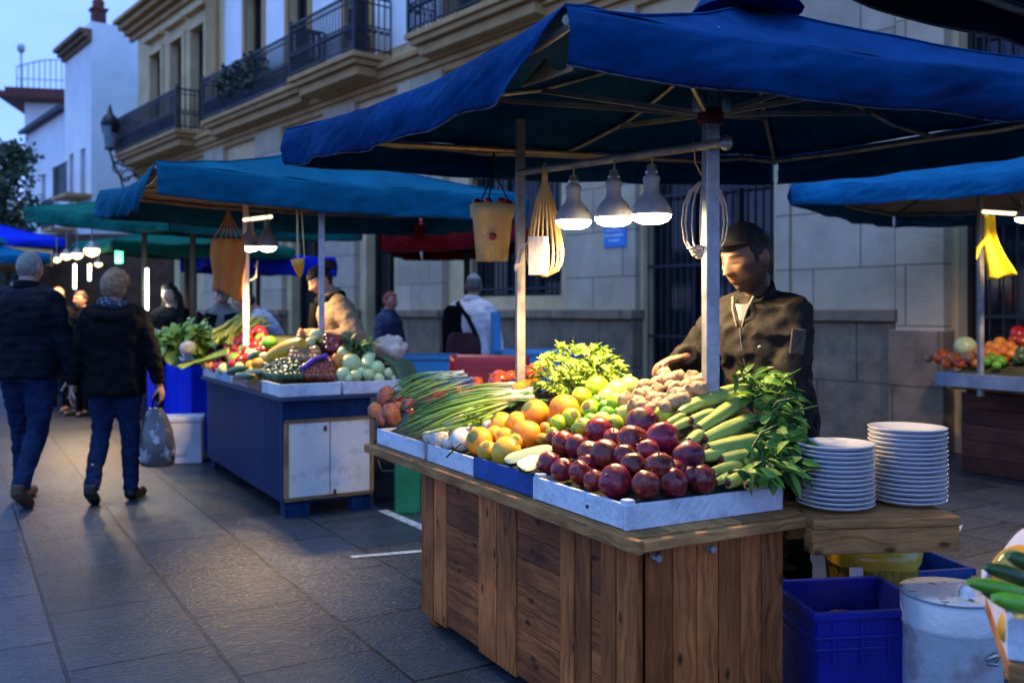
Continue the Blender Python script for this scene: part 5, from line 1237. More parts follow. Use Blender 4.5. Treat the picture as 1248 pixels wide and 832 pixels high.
pile(F2,'pale_squash','pgreen',[(480,195,28),(455,185,20),(340,256,26),(725,140,24),(750,105,26),(520,200,20),(410,245,20)],'pale squash among the tomatoes','vegetable','pale squashes on the second counter',2,1.1,**K2)
pile(F2,'avocado','dark',ij(525,690,240,305,9,4,17,4)+ij(545,660,222,236,6,1,16,4),'dark green avocado in the white crate','fruit','avocados on the second counter',3,1.15,**K2)
pile(F2,'red_date','berry',ij(700,835,245,305,8,4,15,3)+ij(745,830,215,240,5,2,15,3),'red brown date in the purple edged basket','fruit','dates on the second counter',3,1.15,**K2)
pile(F2,'small_onion','onion',ij(640,770,175,225,7,3,19,4),'small brown onion on the second counter','vegetable','onions on the second counter',3,1.1,**K2)
pile(F2,'red_onion','cherry',ij(800,865,115,180,4,4,16,3),'small wine red onion behind the pole','vegetable','red onions on the second counter',3,1.1,**K2)
pile(F2,'pale_courgette','pgreen',[(910,232,42),(875,282,33),(930,288,27),(1025,255,34),(987,282,27),(1082,276,27),(1035,300,24),(880,185,32),(955,270,22),(1110,300,20),(900,300,20)],'pale green round courgette in end crate','vegetable','pale round courgettes',3,1.08,**K2)
f = fruit('yellow_pepper','amber',F2.hit(*AB(845,222,0)[:2],0,5.6),.05,squash=(.8,.8,1.2)); tag(f,'yellow pepper between the dates and the pale courgettes','vegetable')
f = fruit('pumpkin','turnip',P(229,424,8.3),.062,squash=(1.2,1.2,.8)); tag(f,'small white pumpkin beside the lettuces','vegetable')
pod = podmesh('squash', m_yelo, lambda t: .7+.45*math.sin(math.pi*t)**.7-.25*math.exp(-((t-.5)/.2)**2)*0, .0)
o = put('long_squash', pod); tag(along(o, F2.hit(*AB(545,208,0)[:2],.03,5.6), F2.hit(*AB(695,142,0)[:2],.05,5.6), .062), 'long orange yellow squash across the second counter', 'vegetable')
o = put('courgette', podmesh('courgette', m_pgr, lambda t: .8+.25*math.sin(math.pi*t), .05)); tag(along(o, F2.hit(*AB(975,250,0)[:2],.02,5.6), F2.hit(*AB(1000,165,0)[:2],.04,5.6), .045), 'upright pale courgette in the end crate', 'vegetable')
cuc = podmesh('cucumber', cukeskin, lambda t: math.sin(math.pi*min(1,max(.06,t*.9+.06)))**.35, .1)
for k, (x0,y0,x1,y1,r) in enumerate(((360,270,450,255,.035),(430,275,525,270,.03),(455,215,505,190,.04),(395,285,470,290,.028))):
    o = put('cucumber', cuc); tag(along(o, F2.hit(*AB(x0,y0,0)[:2],.02,5.6), F2.hit(*AB(x1,y1,0)[:2],.03,5.6), r), ('dark cucumber nearest the street on the second counter','dark cucumber beside the avocados','short dark cucumber among the tomatoes','thin dark cucumber at the brown crate edge')[k], 'vegetable', 'cucumbers on the second counter')
def leaves_at(name, label, cat, pts, mat, n, L, W, F=None, Y=None, d0=(0,-.3,.5), sp=.7, extra=None):
    o = thing(name, label, cat, (F.hit(*pts[0],0,5.6) if F else P(*pts[0],Y))); q = B()
    for i in range(n):
        a = rl.choice(pts); b_ = rl.choice(pts); t = rl.random()*.5; px, py = a[0]+(b_[0]-a[0])*t, a[1]+(b_[1]-a[1])*t
        c = F.hit(px,py,.05,5.6) if F else P(px,py,Y+rl.uniform(-.15,.15)); leaf(q, c+V((rl.gauss(0,.03),rl.gauss(0,.03),rl.gauss(0,.03))), (rl.gauss(d0[0],sp),rl.gauss(d0[1],sp),rl.gauss(d0[2],sp)), (rl.gauss(0,.5),-.5,1), L*rl.uniform(.7,1.3), W*rl.uniform(.7,1.3), .4, .35, 5)
    q.build('foliage', mat, o); return o
pale_l = pm('lettuce_leaf', (.36,.50,.08), (.20,.36,.04), rough=.45, scale=10, bump=.3, world=True)
leaves_at('big_leaf','broad dark green leaves lying over the end crate','leaves',[AB(x,y,0)[:2] for x,y in ((1050,205),(1100,235),(1140,262))],pm('broad_leaf',(.045,.085,.03),(.025,.05,.018),rough=.45,world=True),9,.26,.06,F2,None,(.8,-.25,-.35),.2)
leaves_at('herb_tuft','tuft of dark herbs behind the pale courgettes','herbs',[AB(x,y,0)[:2] for x,y in ((915,165),(945,160),(970,180))],lgreen2,60,.10,.018,F2)
leaves_at('lettuce_heap','heap of pale green lettuce in the third stall tray','lettuce',[(205,425),(215,408),(232,402),(250,405),(262,415),(255,428),(240,420),(268,430),(200,418)],pale_l,330,.13,.045,None,8.6,(0,-.5,.6),.7)
o = thing('celery_heap', 'bundle of yellow green celery stalks leaning against the white pole', 'celery', P(300,410,8.0)); q = B()
for i in range(60):
    a = P(rl.uniform(258,298),rl.uniform(404,424),8.25+rl.uniform(-.15,.15)); b_ = P(rl.uniform(285,330),rl.uniform(379,396),8.35+rl.uniform(-.2,.2)); q.tube([a,a.lerp(b_,.5)+V((0,0,.03)),b_],[.016,.013,.006],6)
q.build('stalk', pm('celery_stalk2',(.50,.56,.14),(.36,.46,.08),rough=.4), o)
o = thing('leek', 'long pale green leek lying over the far crate edge', 'vegetable', F2.hit(250,440,0,5.6)); q = B()
for k in range(4): q.tube([F2.hit(216+k*2,446+k,.02,5.6), F2.hit(245,440-k,.05,5.6), F2.hit(278,431-k*2,.06,5.6)], [.008,.014,.012], 8)
q.build('stalk', pale_l, o)
# net edge of the date basket, crumpled paper, price paper
q = B(); q.tube([F2.hit(*AB(x,y,0)[:2],.05,5.6) for x,y in ((692,252),(740,215),(800,196))], .018, 8); tag(q.build('basket_rim', pm('violet_plastic',(.10,.05,.42),rough=.4)), 'violet plastic rim of the date basket on the second counter', 'basket')
q = B(); q.ell((0,0,0),(.13,.10,.10),None,26,18); q.v = [tuple(V(v)*(1+.35*mnoise.noise(V(v)*14)+.12*mnoise.noise(V(v)*40))) for v in q.v]; o = q.build('crumpled_paper', pm('brown_paper',(.55,.45,.36),(.42,.33,.26),rough=.8)); o.location = F2.hit(*AB(1090,165,0)[:2],.0,5.6); tag(o,'crumpled brown paper bag behind the broad leaves','paper')
q = B(); q.box((0,0,0),(.13,.004,.09)); o = q.build('paper_sheet', pm('white_paper',(.75,.72,.66),rough=.7)); o.location = P(345,417,7.5); o.rotation_euler = (R(-50),0,R(20)); tag(o,'sheet of white paper lying on the produce under the seller hands','paper')
# hung things of the second stall
cone = pm('grey_shade', (.24,.24,.23), (.17,.17,.17), rough=.4, metal=.3)
for px, py, Y, lb in ((305,301,7.25,'left one of the two grey cone lamps at the white pole'),(326,301,7.2,'right one of the two grey cone lamps at the white pole')):
    p = P(px,py,Y); o = thing('hanging_lamp', lb, 'lamp', p, 0, 'lamps hanging over the counters'); T = Matrix.Translation(p)
    q = B(); q.lathe([(.085,0),(.082,.03),(.055,.09),(.03,.12),(.024,.17),(.024,.20)], 24, T); q.lathe([(.084,.002),(.03,.11)], 24, T); q.build('shade', cone, o)
    q = B(); q.lathe([(.072,.008),(.06,-.018),(.035,-.032),(.001,-.038)], 20, T); q.build('bulb', bulbm, o)
    q = B(); q.tube([T@V((0,0,.2)), P(px-3,240,Y)], .004, 6); q.build('cord', cord, o); lamp_light(p+V((0,0,-.075)), LAMP*1.3, .05, spot=140)
q = B(); p = P(300,266,7.3); q.tube([P(297,268,7.3), P(331,264,7.2)], .014, 8); tag(q.build('lamp_tube', glow('lit_tube',(1,.78,.46),1.3)), 'short lit tube above the two grey cone lamps', 'lamp')
orc = pm('orange_cloth', (.66,.20,.02), (.52,.14,.012), rough=.75, scale=5, bump=.4, bscale=20)
p = P(278,300,7.0); o = thing('cloth_bag', 'bright orange cloth bag hanging by its straps from the teal canopy', 'bag', p); k = 7.0/FPX
q = B(); q.sheet(lambda u,v: P(278,322,7.0)+V((((u-.5)*2)*k*(20-2*v+2*math.sin(v*6)), -.05*math.sin(math.pi*u)*(1-.3*v)+.012*math.sin(u*17+v*4), k*(30-62*v-7*v*u*1.6+3*math.sin(u*5)*v))), 22, 16); q.build('body', orc, o, solid=.012)
q = B()
for dx in (-19,-10,-3,4,11,19): q.tube([P(278+dx,294+abs(dx)*-.1,6.98), P(279+dx*.3,270,6.98), P(278,257,7.0)], [.004,.005,.004], 6)
q.build('strap', orc, o)
p = P(365,330,6.7); o = thing('hanging_horn', 'small amber horn ornament hanging on two cords', 'ornament', p)
q = B(); T = Matrix.Translation(P(366,338,6.7)) @ Matrix.Rotation(R(-8),4,'Y'); q.lathe([(.004,0),(.025,.03),(.042,.09),(.050,.13),(.040,.135),(.03,.10)], 16, T); q.build('horn', m_orng, o)
q = B(); q.tube([P(363,314,6.7), P(362,247,6.75)], .007, 6); q.tube([P(371,314,6.7), P(367,248,6.75)], .004, 6); q.build('cord', straw, o)
q = B(); q.tube([P(310,325,7.55)+V((0,0,.0)), P(314,318,7.5), P(312,338,7.5), P(305,342,7.5)], .008, 6); tag(q.build('clip', alu), 'pale metal clip on the white pole below the lamps', 'clip')

# ------------------------------------------------------------------ third stall, far stalls
MT3 = Matrix.Translation((-3.08,8.95,0)) @ Matrix.Rotation(R(30),4,'Z')
o = thing('market_counter', 'counter draped in bright blue cloth behind the second counter', 'counter', MT3.translation, R(30), 'counters of the market stalls')
q = B(); q.sheet(lambda u,v: V((-.0+.02*math.sin(u*40)*v, 3.2*u, .88-.84*v)), 60, 6); q.sheet(lambda u,v: V((.8*u, .0+.02*math.sin(u*20)*v, .88-.84*v)), 20, 6); q.build('drape', royal, o, local=True, solid=.006)
q = B(); q.box((.40,1.6,.895),(.82,3.22,.03)); q.build('top', oldw, o, local=True); q = B(); q.box((.42,1.62,.44),(.74,3.1,.85)); q.build('carcass', dark, o, local=True)
crate('white tray of lettuces on the blue draped counter', MT3, -.06,.75,.02,.95,.912,.08,paper,None)
q = B(); q.box((0,0,.19),(.42,.34,.38)); q.box((0,0,.40),(.44,.36,.045)); o = q.build('cool_box', pm('white_foam',(.62,.64,.66),(.52,.54,.57),rough=.7), bevel=.012); o.location = G(219,562); o.rotation_euler = (0,0,R(14)); tag(o,'white foam cool box on the ground beside the blue drape','box')
q = B(); 
for i in range(6): q.box((-.03+.02*i,-.173,.08),(.012,.003,.02))
q.build('printed_mark', pm('grey_print',(.25,.33,.42),bump=0), o, local=True)
for k, (px, Y, lab, mt) in enumerate(((95,13.2,'far counter heaped with orange fruit beyond the walkers',dark),(30,15.5,'furthest counter at the street end',bluep))):
    c_ = P(px,378,Y); o = thing('market_counter', lab, 'counter', (c_.x,c_.y,0), R(30), 'counters of the market stalls')
    q = B(); q.box((.4,1.,.42),(.8,2.0,.82)); q.build('carcass', mt, o, local=True); q = B(); q.box((.4,1.,.85),(.9,2.1,.04)); q.build('top', oldw, o, local=True)
    MM = Matrix.Translation((c_.x,c_.y,0)) @ Matrix.Rotation(R(30),4,'Z'); FF = Frame(MM, lambda x,y: .95+.4*max(0,x))
    its = [(fruit('orange','amber' if rl.random()<.6 else 'orange', MM@V((.06+.2*(i%4)+rl.uniform(0,.05), .1+.2*(i//4), .93+.09*(i%4))), rl.uniform(.07,.10)), i, -(i%4)) for i in range(36)]
    for f, _a, _b in its: tag(f, ('orange fruit heaped on the far counter beyond the walkers','orange fruit heaped on the furthest counter at the street end')[k], 'fruit', ('orange fruit on the far counter','orange fruit on the furthest counter')[k])
warm = glow('far_lamp', (1.0,.66,.28), 3.); tubeg = glow('tube_light', (.72,1.0,.82), 2.2); neon = glow('green_neon', (.05,1.,.30), 4.)
for k, (px, py, r, Y) in enumerate(((69,316,.065,13.4),(81,312,.075,13.0),(94,311,.075,12.6),(112,306,.10,12.2),(120,322,.05,12.6),(46,333,.06,14.2))):
    p = P(px,py,Y); o = thing('far_lamp', f'small warm lamp {ORD[k]} in the row over the far counters', 'lamp', p, 0, 'warm lamps over the far counters')
    q = B(); q.lathe([(.001,-r*.8),(r*.7,-r*.5),(r,0),(r*.9,r*.35)], 16, Matrix.Translation(p)); q.build('bulb', warm, o)
    q = B(); q.lathe([(r*1.0,r*.3),(r*.5,r),(.02,r*1.3)], 16, Matrix.Translation(p)); q.tube([p+V((0,0,r*1.2)), p+V((0,0,r*1.2+.25))], .01, 5); q.build('shade', cone, o)
lamp_light(P(92,322,12.4), 70, .1, spot=165); lamp_light(P(112,316,12.0), 70, .1, spot=165); lamp_light(P(181,352,10.1), 7, .15, col=(.85,1.,.85))
for k, (px, y0, y1, Y) in enumerate(((91,322,352,12.0),(109,322,342,12.0),(179,327,378,10.25))):
    q = B(); q.tube([P(px,y0,Y), P(px,y1,Y)], .020, 10); tag(q.build('tube_light', tubeg), ('upright tube light behind the seller with the pink hat','shorter upright tube light beside it','tallest upright tube light on the green canopy pole')[k], 'lamp', 'upright tube lights')
q = B(); q.box(P(145,313,12.3),(.10,.03,.17)); tag(q.build('neon_sign', neon, bevel=.02), 'small green glowing cross sign under the far green canopy', 'sign')
q = B(); q.box((0,0,0),(2.6,.1,1.7)); o = q.build('stall_back_cloth', pm('brown_drape',(.12,.055,.03),(.07,.035,.02),rough=.9)); o.location = P(120,345,16.2); tag(o,'dark brown cloth hung at the back of the far stalls','cloth')

# ------------------------------------------------------------------ stall by the doorway
MT6 = Matrix.Translation((4.87,6.35,0)) @ Matrix.Rotation(R(29.1),4,'Z')
redw = wood('red_brown_boards', (.15,.055,.032), (.10,.034,.020), (.05,.018,.011), .6, knots=False)
o = thing('market_counter', 'dark red brown board counter of the stall by the doorway', 'counter', MT6.translation, R(29.1), 'counters of the market stalls')
q = B()
for i in range(5): q.box((.012+random.uniform(0,.004),1.0,.075+.138*i),(.02,2.0,.134))
for i in range(5): q.box((.4,.012,.075+.138*i),(.76,.02,.134))
q.build('board_cladding', redw, o, local=True, bevel=.004); q = B(); q.box((.41,1.,.37),(.75,1.95,.70)); q.build('carcass', dark, o, local=True); q = B(); q.box((.33,1.,.745),(1.0,2.04,.03)); q.build('top', oldw, o, local=True)
heap6 = lambda x,y: .88+.35*max(0,x+.25)
crate('long grey crate jutting from the counter by the doorway', MT6, -.34,.50,.95,2.0,.762,.115,greyc,heap6,.06)
crate('white crate of dark greens nearer on the counter by the doorway', MT6, -.16,.60,.15,.92,.762,.12,paper,heap6,.06)
F6 = Frame(MT6, heap6); A6 = lambda x,y,r: (1080+x/1.893, 160+y/1.893, r/1.893); K6 = dict(conv=A6, Y0=5.0)
pile(F6,'tomato','tomato',[(127,520,17),(155,527,16),(140,535,12),(170,535,12)],'tomato in the long grey crate','vegetable','tomatoes in the grey crate',1,1.1,**K6)
pile(F6,'melon','pgreen',[(183,498,24)],'round pale green melon in the long grey crate','fruit',None,1,1.1,**K6)
pile(F6,'onion','onion',[(188,523,16),(97,524,9)],'pale onion in the long grey crate','vegetable','onions in the grey crate',1,1.1,**K6)
pile(F6,'orange','amber',[(208,536,10),(215,510,13),(235,512,13),(255,500,14),(270,508,12),(285,497,13),(300,507,12),(225,528,11),(250,520,12),(262,488,12),(240,496,11),(290,515,10)],'amber fruit heaped by the doorway','fruit','amber fruit by the doorway',3,1.15,**K6)
pile(F6,'green_pepper','green',[(245,526,13),(265,530,12),(232,532,10),(255,540,10)],'green pepper below the amber fruit','vegetable','green peppers by the doorway',1,1.1,**K6)
pile(F6,'red_pepper','red',[(308,470,22),(318,485,16),(275,527,9),(296,480,14)],'red pepper above the white crate','vegetable','red peppers by the doorway',1,1.1,**K6)
pile(F6,'aubergine','dark',[(312,512,14),(318,525,12),(305,525,11)],'dark aubergine in the white crate by the doorway','vegetable','aubergines by the doorway',1,1.1,**K6)
yl = pm('yellow_cloth', (.72,.55,.02), (.58,.42,.015), rough=.7, bump=.3, bscale=18)
p = P(1206,262,7.3); o = thing('yellow_cloth', 'bright yellow cloth hanging from the pole by the doorway', 'cloth', p); k = 7.3/FPX
q = B(); q.sheet(lambda u,v: P(1206,262,7.3)+V((k*((u-.5)*(13+22*v**2)-(4*math.sin(v*4)) + 2*v*6), -.03*math.sin(u*7)*(.4+v), -k*76*v+k*6*v*(u-.5))), 14, 20); q.build('cloth', yl, o, solid=.008)
q = B(); q.tube([P(1202,290,7.28), P(1192,302,7.28), P(1190,316,7.28)], [.02,.02,.006], 8); q.build('tie', yl, o)
p = P(1250,268,7.0); bulb_lamp(p+V((0,0,.22)), 'lit bulb hanging over the stall by the doorway', .9, LAMP*1.2, False)
q = B(); q.tube([P(1198,258,7.3), P(1262,262,6.9)], .014, 8); tag(q.build('lamp_tube', glow('lit_tube',(1,.78,.46),1.3)), 'thin lit tube above the yellow cloth', 'lamp')
# produce at the bottom right
MT7 = Matrix.Translation((1.05,1.985,0)) @ Matrix.Rotation(R(-22),4,'Z')
o = thing('market_counter', 'wooden counter with red cloth at the bottom right corner', 'counter', MT7.translation, R(-22), 'counters of the market stalls')
q = B(); q.box((.5,.2,.645),(1.0,.5,.04)); q.build('top', oldw, o, local=True, bevel=.004); q = B(); q.sheet(lambda u,v: V((.03+.9*u,-.02+.012*math.sin(u*30)*v,.622-.58*v)), 30, 6); q.build('drape', redc, o, local=True, solid=.005)
q = B(); q.box((.012,-.02,.31),(.03,.03,.62)); q.build('leg', bluep, o, local=True)
crate('white crate of cucumbers at the bottom right corner', MT7, .0,.7,-.03,.42,.667,.085,paper,lambda x,y: .74+.1*y,.02,.016)
q = B(); q.sheet(lambda u,v: P(1196+80*u,712-60*math.sin(u*1.5)-10*math.sin(v*3),2.18+.25*v)+V((0,0,.02*math.sin(u*9+v*5))), 16, 10); tag(q.build('white_cloth', pm('white_cotton',(.62,.63,.68),(.5,.51,.56),rough=.8), solid=.004), 'white cloth lying behind the cucumbers', 'cloth')
for k, (x0,y0,x1,y1,r,Y) in enumerate(((1180,709,1262,728,.017,1.93),(1200,690,1262,712,.018,2.03),(1210,728,1268,744,.019,1.9),(1228,676,1280,700,.02,2.1),(1196,716,1240,745,.014,2.0))):
    o = put('long_cucumber', podmesh('cucumber', m_grn if k in (0,2) else cukeskin, lambda t: math.sin(math.pi*min(1,max(.05,t*.95+.04)))**.45, .12, seed=k)); tag(along(o, P(x0,y0,Y), P(x1,y1,Y+.02), r), ('longest green cucumber pointing over the white drum','upper green cucumber against the white cloth','lower green cucumber at the crate edge','dark cucumber nearest the orange pumpkin','short dark cucumber under the longest one')[k], 'vegetable', 'cucumbers at the bottom right')
f = fruit('pumpkin','orange',P(1250,703,2.16),.075); tag(f,'orange pumpkin on the white cloth at the right edge','vegetable')
f = fruit('yellow_squash','yellow',P(1245,768,2.0),.045); tag(f,'yellow squash in the bottom right crate','vegetable')

# ------------------------------------------------------------------ crates and bins on the ground
bp_ = pm('blue_plastic', (.010,.022,.30), (.007,.015,.22), rough=.38, bump=.12, bscale=25, scale=5); 
MB = Matrix.Translation(V((1.135,3.19,0))) @ Matrix.Rotation(R(10),4,'Z'); MB.translation = P(1034,800,3.33)*1.0; MB.translation.z = 0
o = thing('plastic_crate', 'deep blue plastic crate on the ground under the plate ledge', 'crate', MB.translation, R(8))
def tub(par, w, d, h, z0, mat, th=.012, taper=.92):
    q = B()
    for sx, sy in ((1,0),(-1,0),(0,1),(0,-1)):
        def f(u, v, sx=sx, sy=sy):
            k = taper+(1-taper)*v; a = (u-.5)*2
            return V((sx*w/2*k if sx else a*w/2*k, sy*d/2*k if sy else a*d/2*k, z0+h*v))
        q.sheet(f, 4, 4, False)
    q.build('wall', mat, par, local=True, solid=th, soff=0.); q = B(); q.box((0,0,z0+.012),(w*taper-.01,d*taper-.01,.014)); q.build('bottom', mat, par, local=True)
tub(o, .42, .36, .37, .0, bp_)
q = B()
for z, e in ((.385,.014),(.31,.010),(.27,.008)):
    for s in (-1,1):
        q.box((0,s*(.18*(.92+.08*z/.37)+e/2),z-.008),(.42*(.92+.08*z/.37)+2*e,e+.006,.028 if z > .35 else .012)); q.box((s*(.21*(.92+.08*z/.37)+e/2),0,z-.008),(e+.006,.36*(.92+.08*z/.37)-.004,.028 if z > .35 else .012))
for x in (-.15,-.05,.05,.15): q.box((x,-.183,.29),(.012,.016,.15))
q.build('rim', bp_, o, local=True, bevel=.004)
q = B(); q.ell((.02,.02,.25),(.15,.12,.05)); q.v = [(x,y,z+.03*mnoise.noise(V((x*14,y*14,0)))) for x,y,z in q.v]; o2 = q.build('dark_sack', pm('dark_sack',(.03,.035,.05),rough=.6)); o2.matrix_basis = MB; tag(o2,'dark crumpled sack inside the deep blue crate','sack')
# white drum
dp = P(1160,800,3.12); dp.z = 0
enam = pm('chipped_enamel', (.74,.77,.78), (.60,.63,.66), rough=.35, scale=4, detail=9, spots=(.52,.50,.47), spot_scale=7, bump=.15, lo=.25, hi=.5)
o = thing('metal_drum', 'white chipped enamel drum with open lid ring beside the blue crate', 'drum', dp); T = Matrix.Translation(dp) @ Matrix.Diagonal((1.03,1.03,1.05,1))
q = B(); q.lathe([(.135,0),(.148,.02),(.150,.33),(.153,.335),(.156,.345),(.153,.355),(.157,.42),(.150,.432),(.140,.432),(.138,.30),(.001,.30)], 40, T); q.build('body', enam, o)
q = B(); q.lathe([(.136,.305),(.136,.42),(.130,.42)], 40, T); q.lathe([(.134,.306),(.001,.312)], 40, T); q.build('inner_ring', pm('red_enamel',(.22,.015,.012),rough=.4), o)
q = B(); q.lathe([(.140,.434),(.158,.434),(.158,.442),(.140,.442)], 40, T); 
q.build('rim', pm('worn_rim',(.62,.64,.66),(.12,.10,.10),rough=.45,metal=.1,scale=24,detail=5,lo=.36,hi=.44), o)
q = B(); q.lathe([(.001,.425),(.028,.425),(.03,.44),(.02,.452),(.024,.462),(.014,.478),(.001,.48)], 16, Matrix.Translation(dp+V((.02,-.06,.02)))); q.build('knob', enam, o)
q = B(); a0 = -1.05
hp_ = lambda a, r, z: T@V((math.cos(a)*r,math.sin(a)*r,z)); q.tube([hp_(-1.28,.148,.275), hp_(-1.26,.166,.285), hp_(-1.1,.172,.292), hp_(-.94,.166,.285), hp_(-.92,.148,.275)], .0075, 8); q.tube([hp_(-1.28,.148,.262), hp_(-1.1,.160,.258), hp_(-.92,.148,.262)], .006, 8); q.build('handle', steel, o)
# yellow basket in a bag, blue box behind
yp = P(1062,700,3.75); yp.z = 0; k = 3.75/FPX
o = thing('yellow_basket', 'yellow basket lined with a glossy yellow bag under the ledge', 'basket', yp); MY = Matrix.Translation(yp)
ym = pm('yellow_straw', (.42,.29,.035), (.30,.19,.02), rough=.6, scale=14, stretch=(3,3,.3), bump=.6, bscale=30); yb = pm('yellow_bag', (.56,.37,.03), (.46,.28,.02), rough=.3, coat=.3, bump=.3, bscale=14)
q = B(); zt = P(0,655,3.75).z; q.lathe([(.13,0),(.145,.05),(.175,zt-.07),(.18,zt-.06)], 44, MY, 22, .025); q.build('basket', ym, o)
q = B(); q.lathe([(.187,zt-.085),(.192,zt-.05),(.186,zt-.02),(.15,zt+.0),(.07,zt+.012),(.001,zt+.008)], 44, MY, 5, .02); q.v = [tuple(V(v)+V((0,0,.012*mnoise.noise(V(v)*16)))) for v in q.v]; q.build('bag_liner', yb, o)
q = B(); q.box(P(1044,700,3.56),(.05,.004,.055),Matrix.Rotation(R(-8),3,'X')); q.build('paper_tag', pm('white_paper',(.75,.72,.66),rough=.7), o)
o = thing('plastic_box', 'blue plastic box behind the yellow basket and the drum', 'box', P(1112,690,4.05)*1, R(12)); o.location.z = 0
tub(o, .34, .30, .31, .0, bluec); q = B(); q.box((0,-.155,.30),(.36,.02,.03)); q.box((0,.155,.30),(.36,.02,.03)); q.box((.176,0,.30),(.02,.33,.028)); q.box((-.176,0,.30),(.02,.33,.028)); q.build('rim', bluec, o, local=True)
q = B(); q.tube([G(1152,668,.0)+V((0,0,.0)), G(1152,668,.0)+V((0,0,.001))], .01, 4)
a = G(1146,668); c_ = G(1164,640); q = B(); q.add([a+V((0,0,.004)), a+V((.075,.01,.004)), c_+V((.05,.0,.004)), c_+V((-.025,0,.004))],[(0,1,2,3)]); tag(q.build('road_marking', mark), kind='structure')
# green bin and black crate under the far end of the counter
gp = pm('green_plastic', (.012,.20,.085), (.008,.14,.06), rough=.4, bump=.1)
g0 = G(496,622); o = thing('green_bin', 'bright green plastic bin on the ground behind the wooden counter', 'bin', g0, R(10)); q = B(); q.box((0,0,.19),(.17,.24,.38)); q.build('body', gp, o, local=True, bevel=.012); q = B(); q.box((0,0,.385),(.19,.26,.025)); q.build('rim', gp, o, local=True, bevel=.005)
g0 = G(474,604); o = thing('black_crate', 'black crate with a pale wire handle beside the green bin', 'crate', g0, R(10)); q = B(); q.box((0,0,.2),(.24,.3,.4)); q.build('body', pm('black_plastic',(.012,.016,.016),rough=.5), o, local=True, bevel=.01)
q = B(); q.tube([(-.09,-.155,.30),(-.06,-.185,.22),(.06,-.185,.22),(.09,-.155,.30)], .008, 6); q.build('handle', alu, o, local=True)
# red chair and blue tables
rp = pm('red_plastic', (.36,.014,.016), (.28,.010,.012), rough=.35, bump=.05); lb_ = pm('light_blue_plastic', (.05,.27,.52), (.04,.21,.42), rough=.45, bump=.05)
ch = P(556,400,6.9); ch.z = 0; o = thing('plastic_chair', 'red plastic armchair behind the spring onions', 'chair', ch, R(-14))
q = B(); q.box((0,0,.50),(.50,.46,.035)); q.build('seat', rp, o, local=True, bevel=.01)
q = B(); q.sheet(lambda u,v: V(((u-.25)*.62+.02, .22+.05*v+.03*math.cos((u-.5)*3), .52+.54*v)), 10, 8); q.build('backrest', rp, o, local=True, solid=.03)
for s in (-1,1):
    q = B(); q.tube([(s*.27,-.24,.50),(s*.29,-.24,.74),(s*.29,-.16,.80),(s*.27,.22,.83)], .026, 8); q.build('arm', rp, o, local=True)
    for y in (-.2,.2): q = B(); q.tube([(s*.25,y*1.1,0),(s*.22,y,.5)], .025, 8); q.build('leg', rp, o, local=True)
for k, (px, Y, z, w_, lab) in enumerate(((518,8.0,1.0,.62,'light blue table with a cloth top behind the black crate'),(655,8.4,1.02,.72,'light blue table behind the tomatoes'))):
    c_ = P(px,400,Y); c_.z = 0; o = thing('plastic_table', lab, 'table', c_, R(8), 'light blue tables'); q = B(); q.box((0,0,z),(w_,.5,.045)); q.build('tabletop', lb_, o, local=True, bevel=.015); q = B(); q.sheet(lambda u,v: V(((u-.5)*w_*.94,-.23+.015*math.sin(u*22)*v,z-.025-.7*v)), 30, 5); q.build('drape', lb_, o, local=True, solid=.01)
    for sx in (-1,1):
        for sy in (-1,1): q = B(); q.box((sx*w_*.44,sy*.2,z/2-.012),(.045,.045,z-.024)); q.build('leg', lb_, o, local=True)
q = B(); q.tube([P(604,380,8.6), P(604,440,8.6)], .05, 10); tag(q.build('roll', lb_), 'upright light blue roll standing on the blue table', 'roll')

# ------------------------------------------------------------------ people
jk = lambda n, c, c2=None, **k: pm(n, c, c2, **{**dict(rough=.75, scale=9, bump=.25, bscale=35, sheen=.1, detail=5), **k})
jeans = jk('blue_denim', (.009,.024,.065), (.004,.013,.038), spec=.06, sheen=0.); blk = jk('black_cloth', (.008,.008,.010), (.005,.005,.006), sheen=0., spec=.04); shoe = pm('dark_shoe', (.03,.022,.016), rough=.5)
# the stallholder
vj = jk('dark_jacket', (.027,.024,.021), (.014,.0125,.011), rough=.7, sheen=0., spec=.1)
vp_ = V((P(944,0,3.90).x,3.90,0)); Rv = Matrix.Rotation(R(-52),3,'Z')
root, wp, hp, M4, A = person('man in a black cap and dark zip jacket picking garlic behind the counter', vp_, -52, 1.735, hs=1.15, hup=.022, lean=13, yaw=-8, pitch=7, vox=.0036, sleeve=1.10, fat=1.0, jl=.80,
    arms={-1:dict(w=P(836,434,3.84), world=True, hint=(-.8,.2,-.7), hd=Rv.inverted()@V((-.93,-.12,-.22)), pn=Rv.inverted()@V((-.15,-.1,-1)), curl=.55), 1:dict(w=P(945,560,3.68), world=True, hint=(.7,.5,-.5))},
    skin=(.235,.122,.066), hair=(.018,.014,.011), hairstyle='under_cap', beard=1., collar=False, jacket=vj, trousers=blk, shoes=shoe, thick=1.06, wrinkle=(.027,6.5,(1,1,1.3)))
cap_on(root, M4, pm('black_cap', (.022,.021,.022), (.014,.013,.014), rough=.85, bump=.3))
lining = jk('grey_lining', (.16,.15,.13), (.10,.095,.085)); 
q = B()
for s in (-1,1): q.tube([wp((s*.052,-.085,1.50)), wp((s*.036,-.118,1.455)), wp((s*.014,-.137,1.39))], [.007,.006,.004], 8)
q.build('collar_edge', lining, root)
q = B(); T0 = wp((0,.012,1.462)); ex, ey, ez = wp((1,.012,1.462))-T0, wp((0,1.012,1.462))-T0, wp((0,.012,2.462))-T0
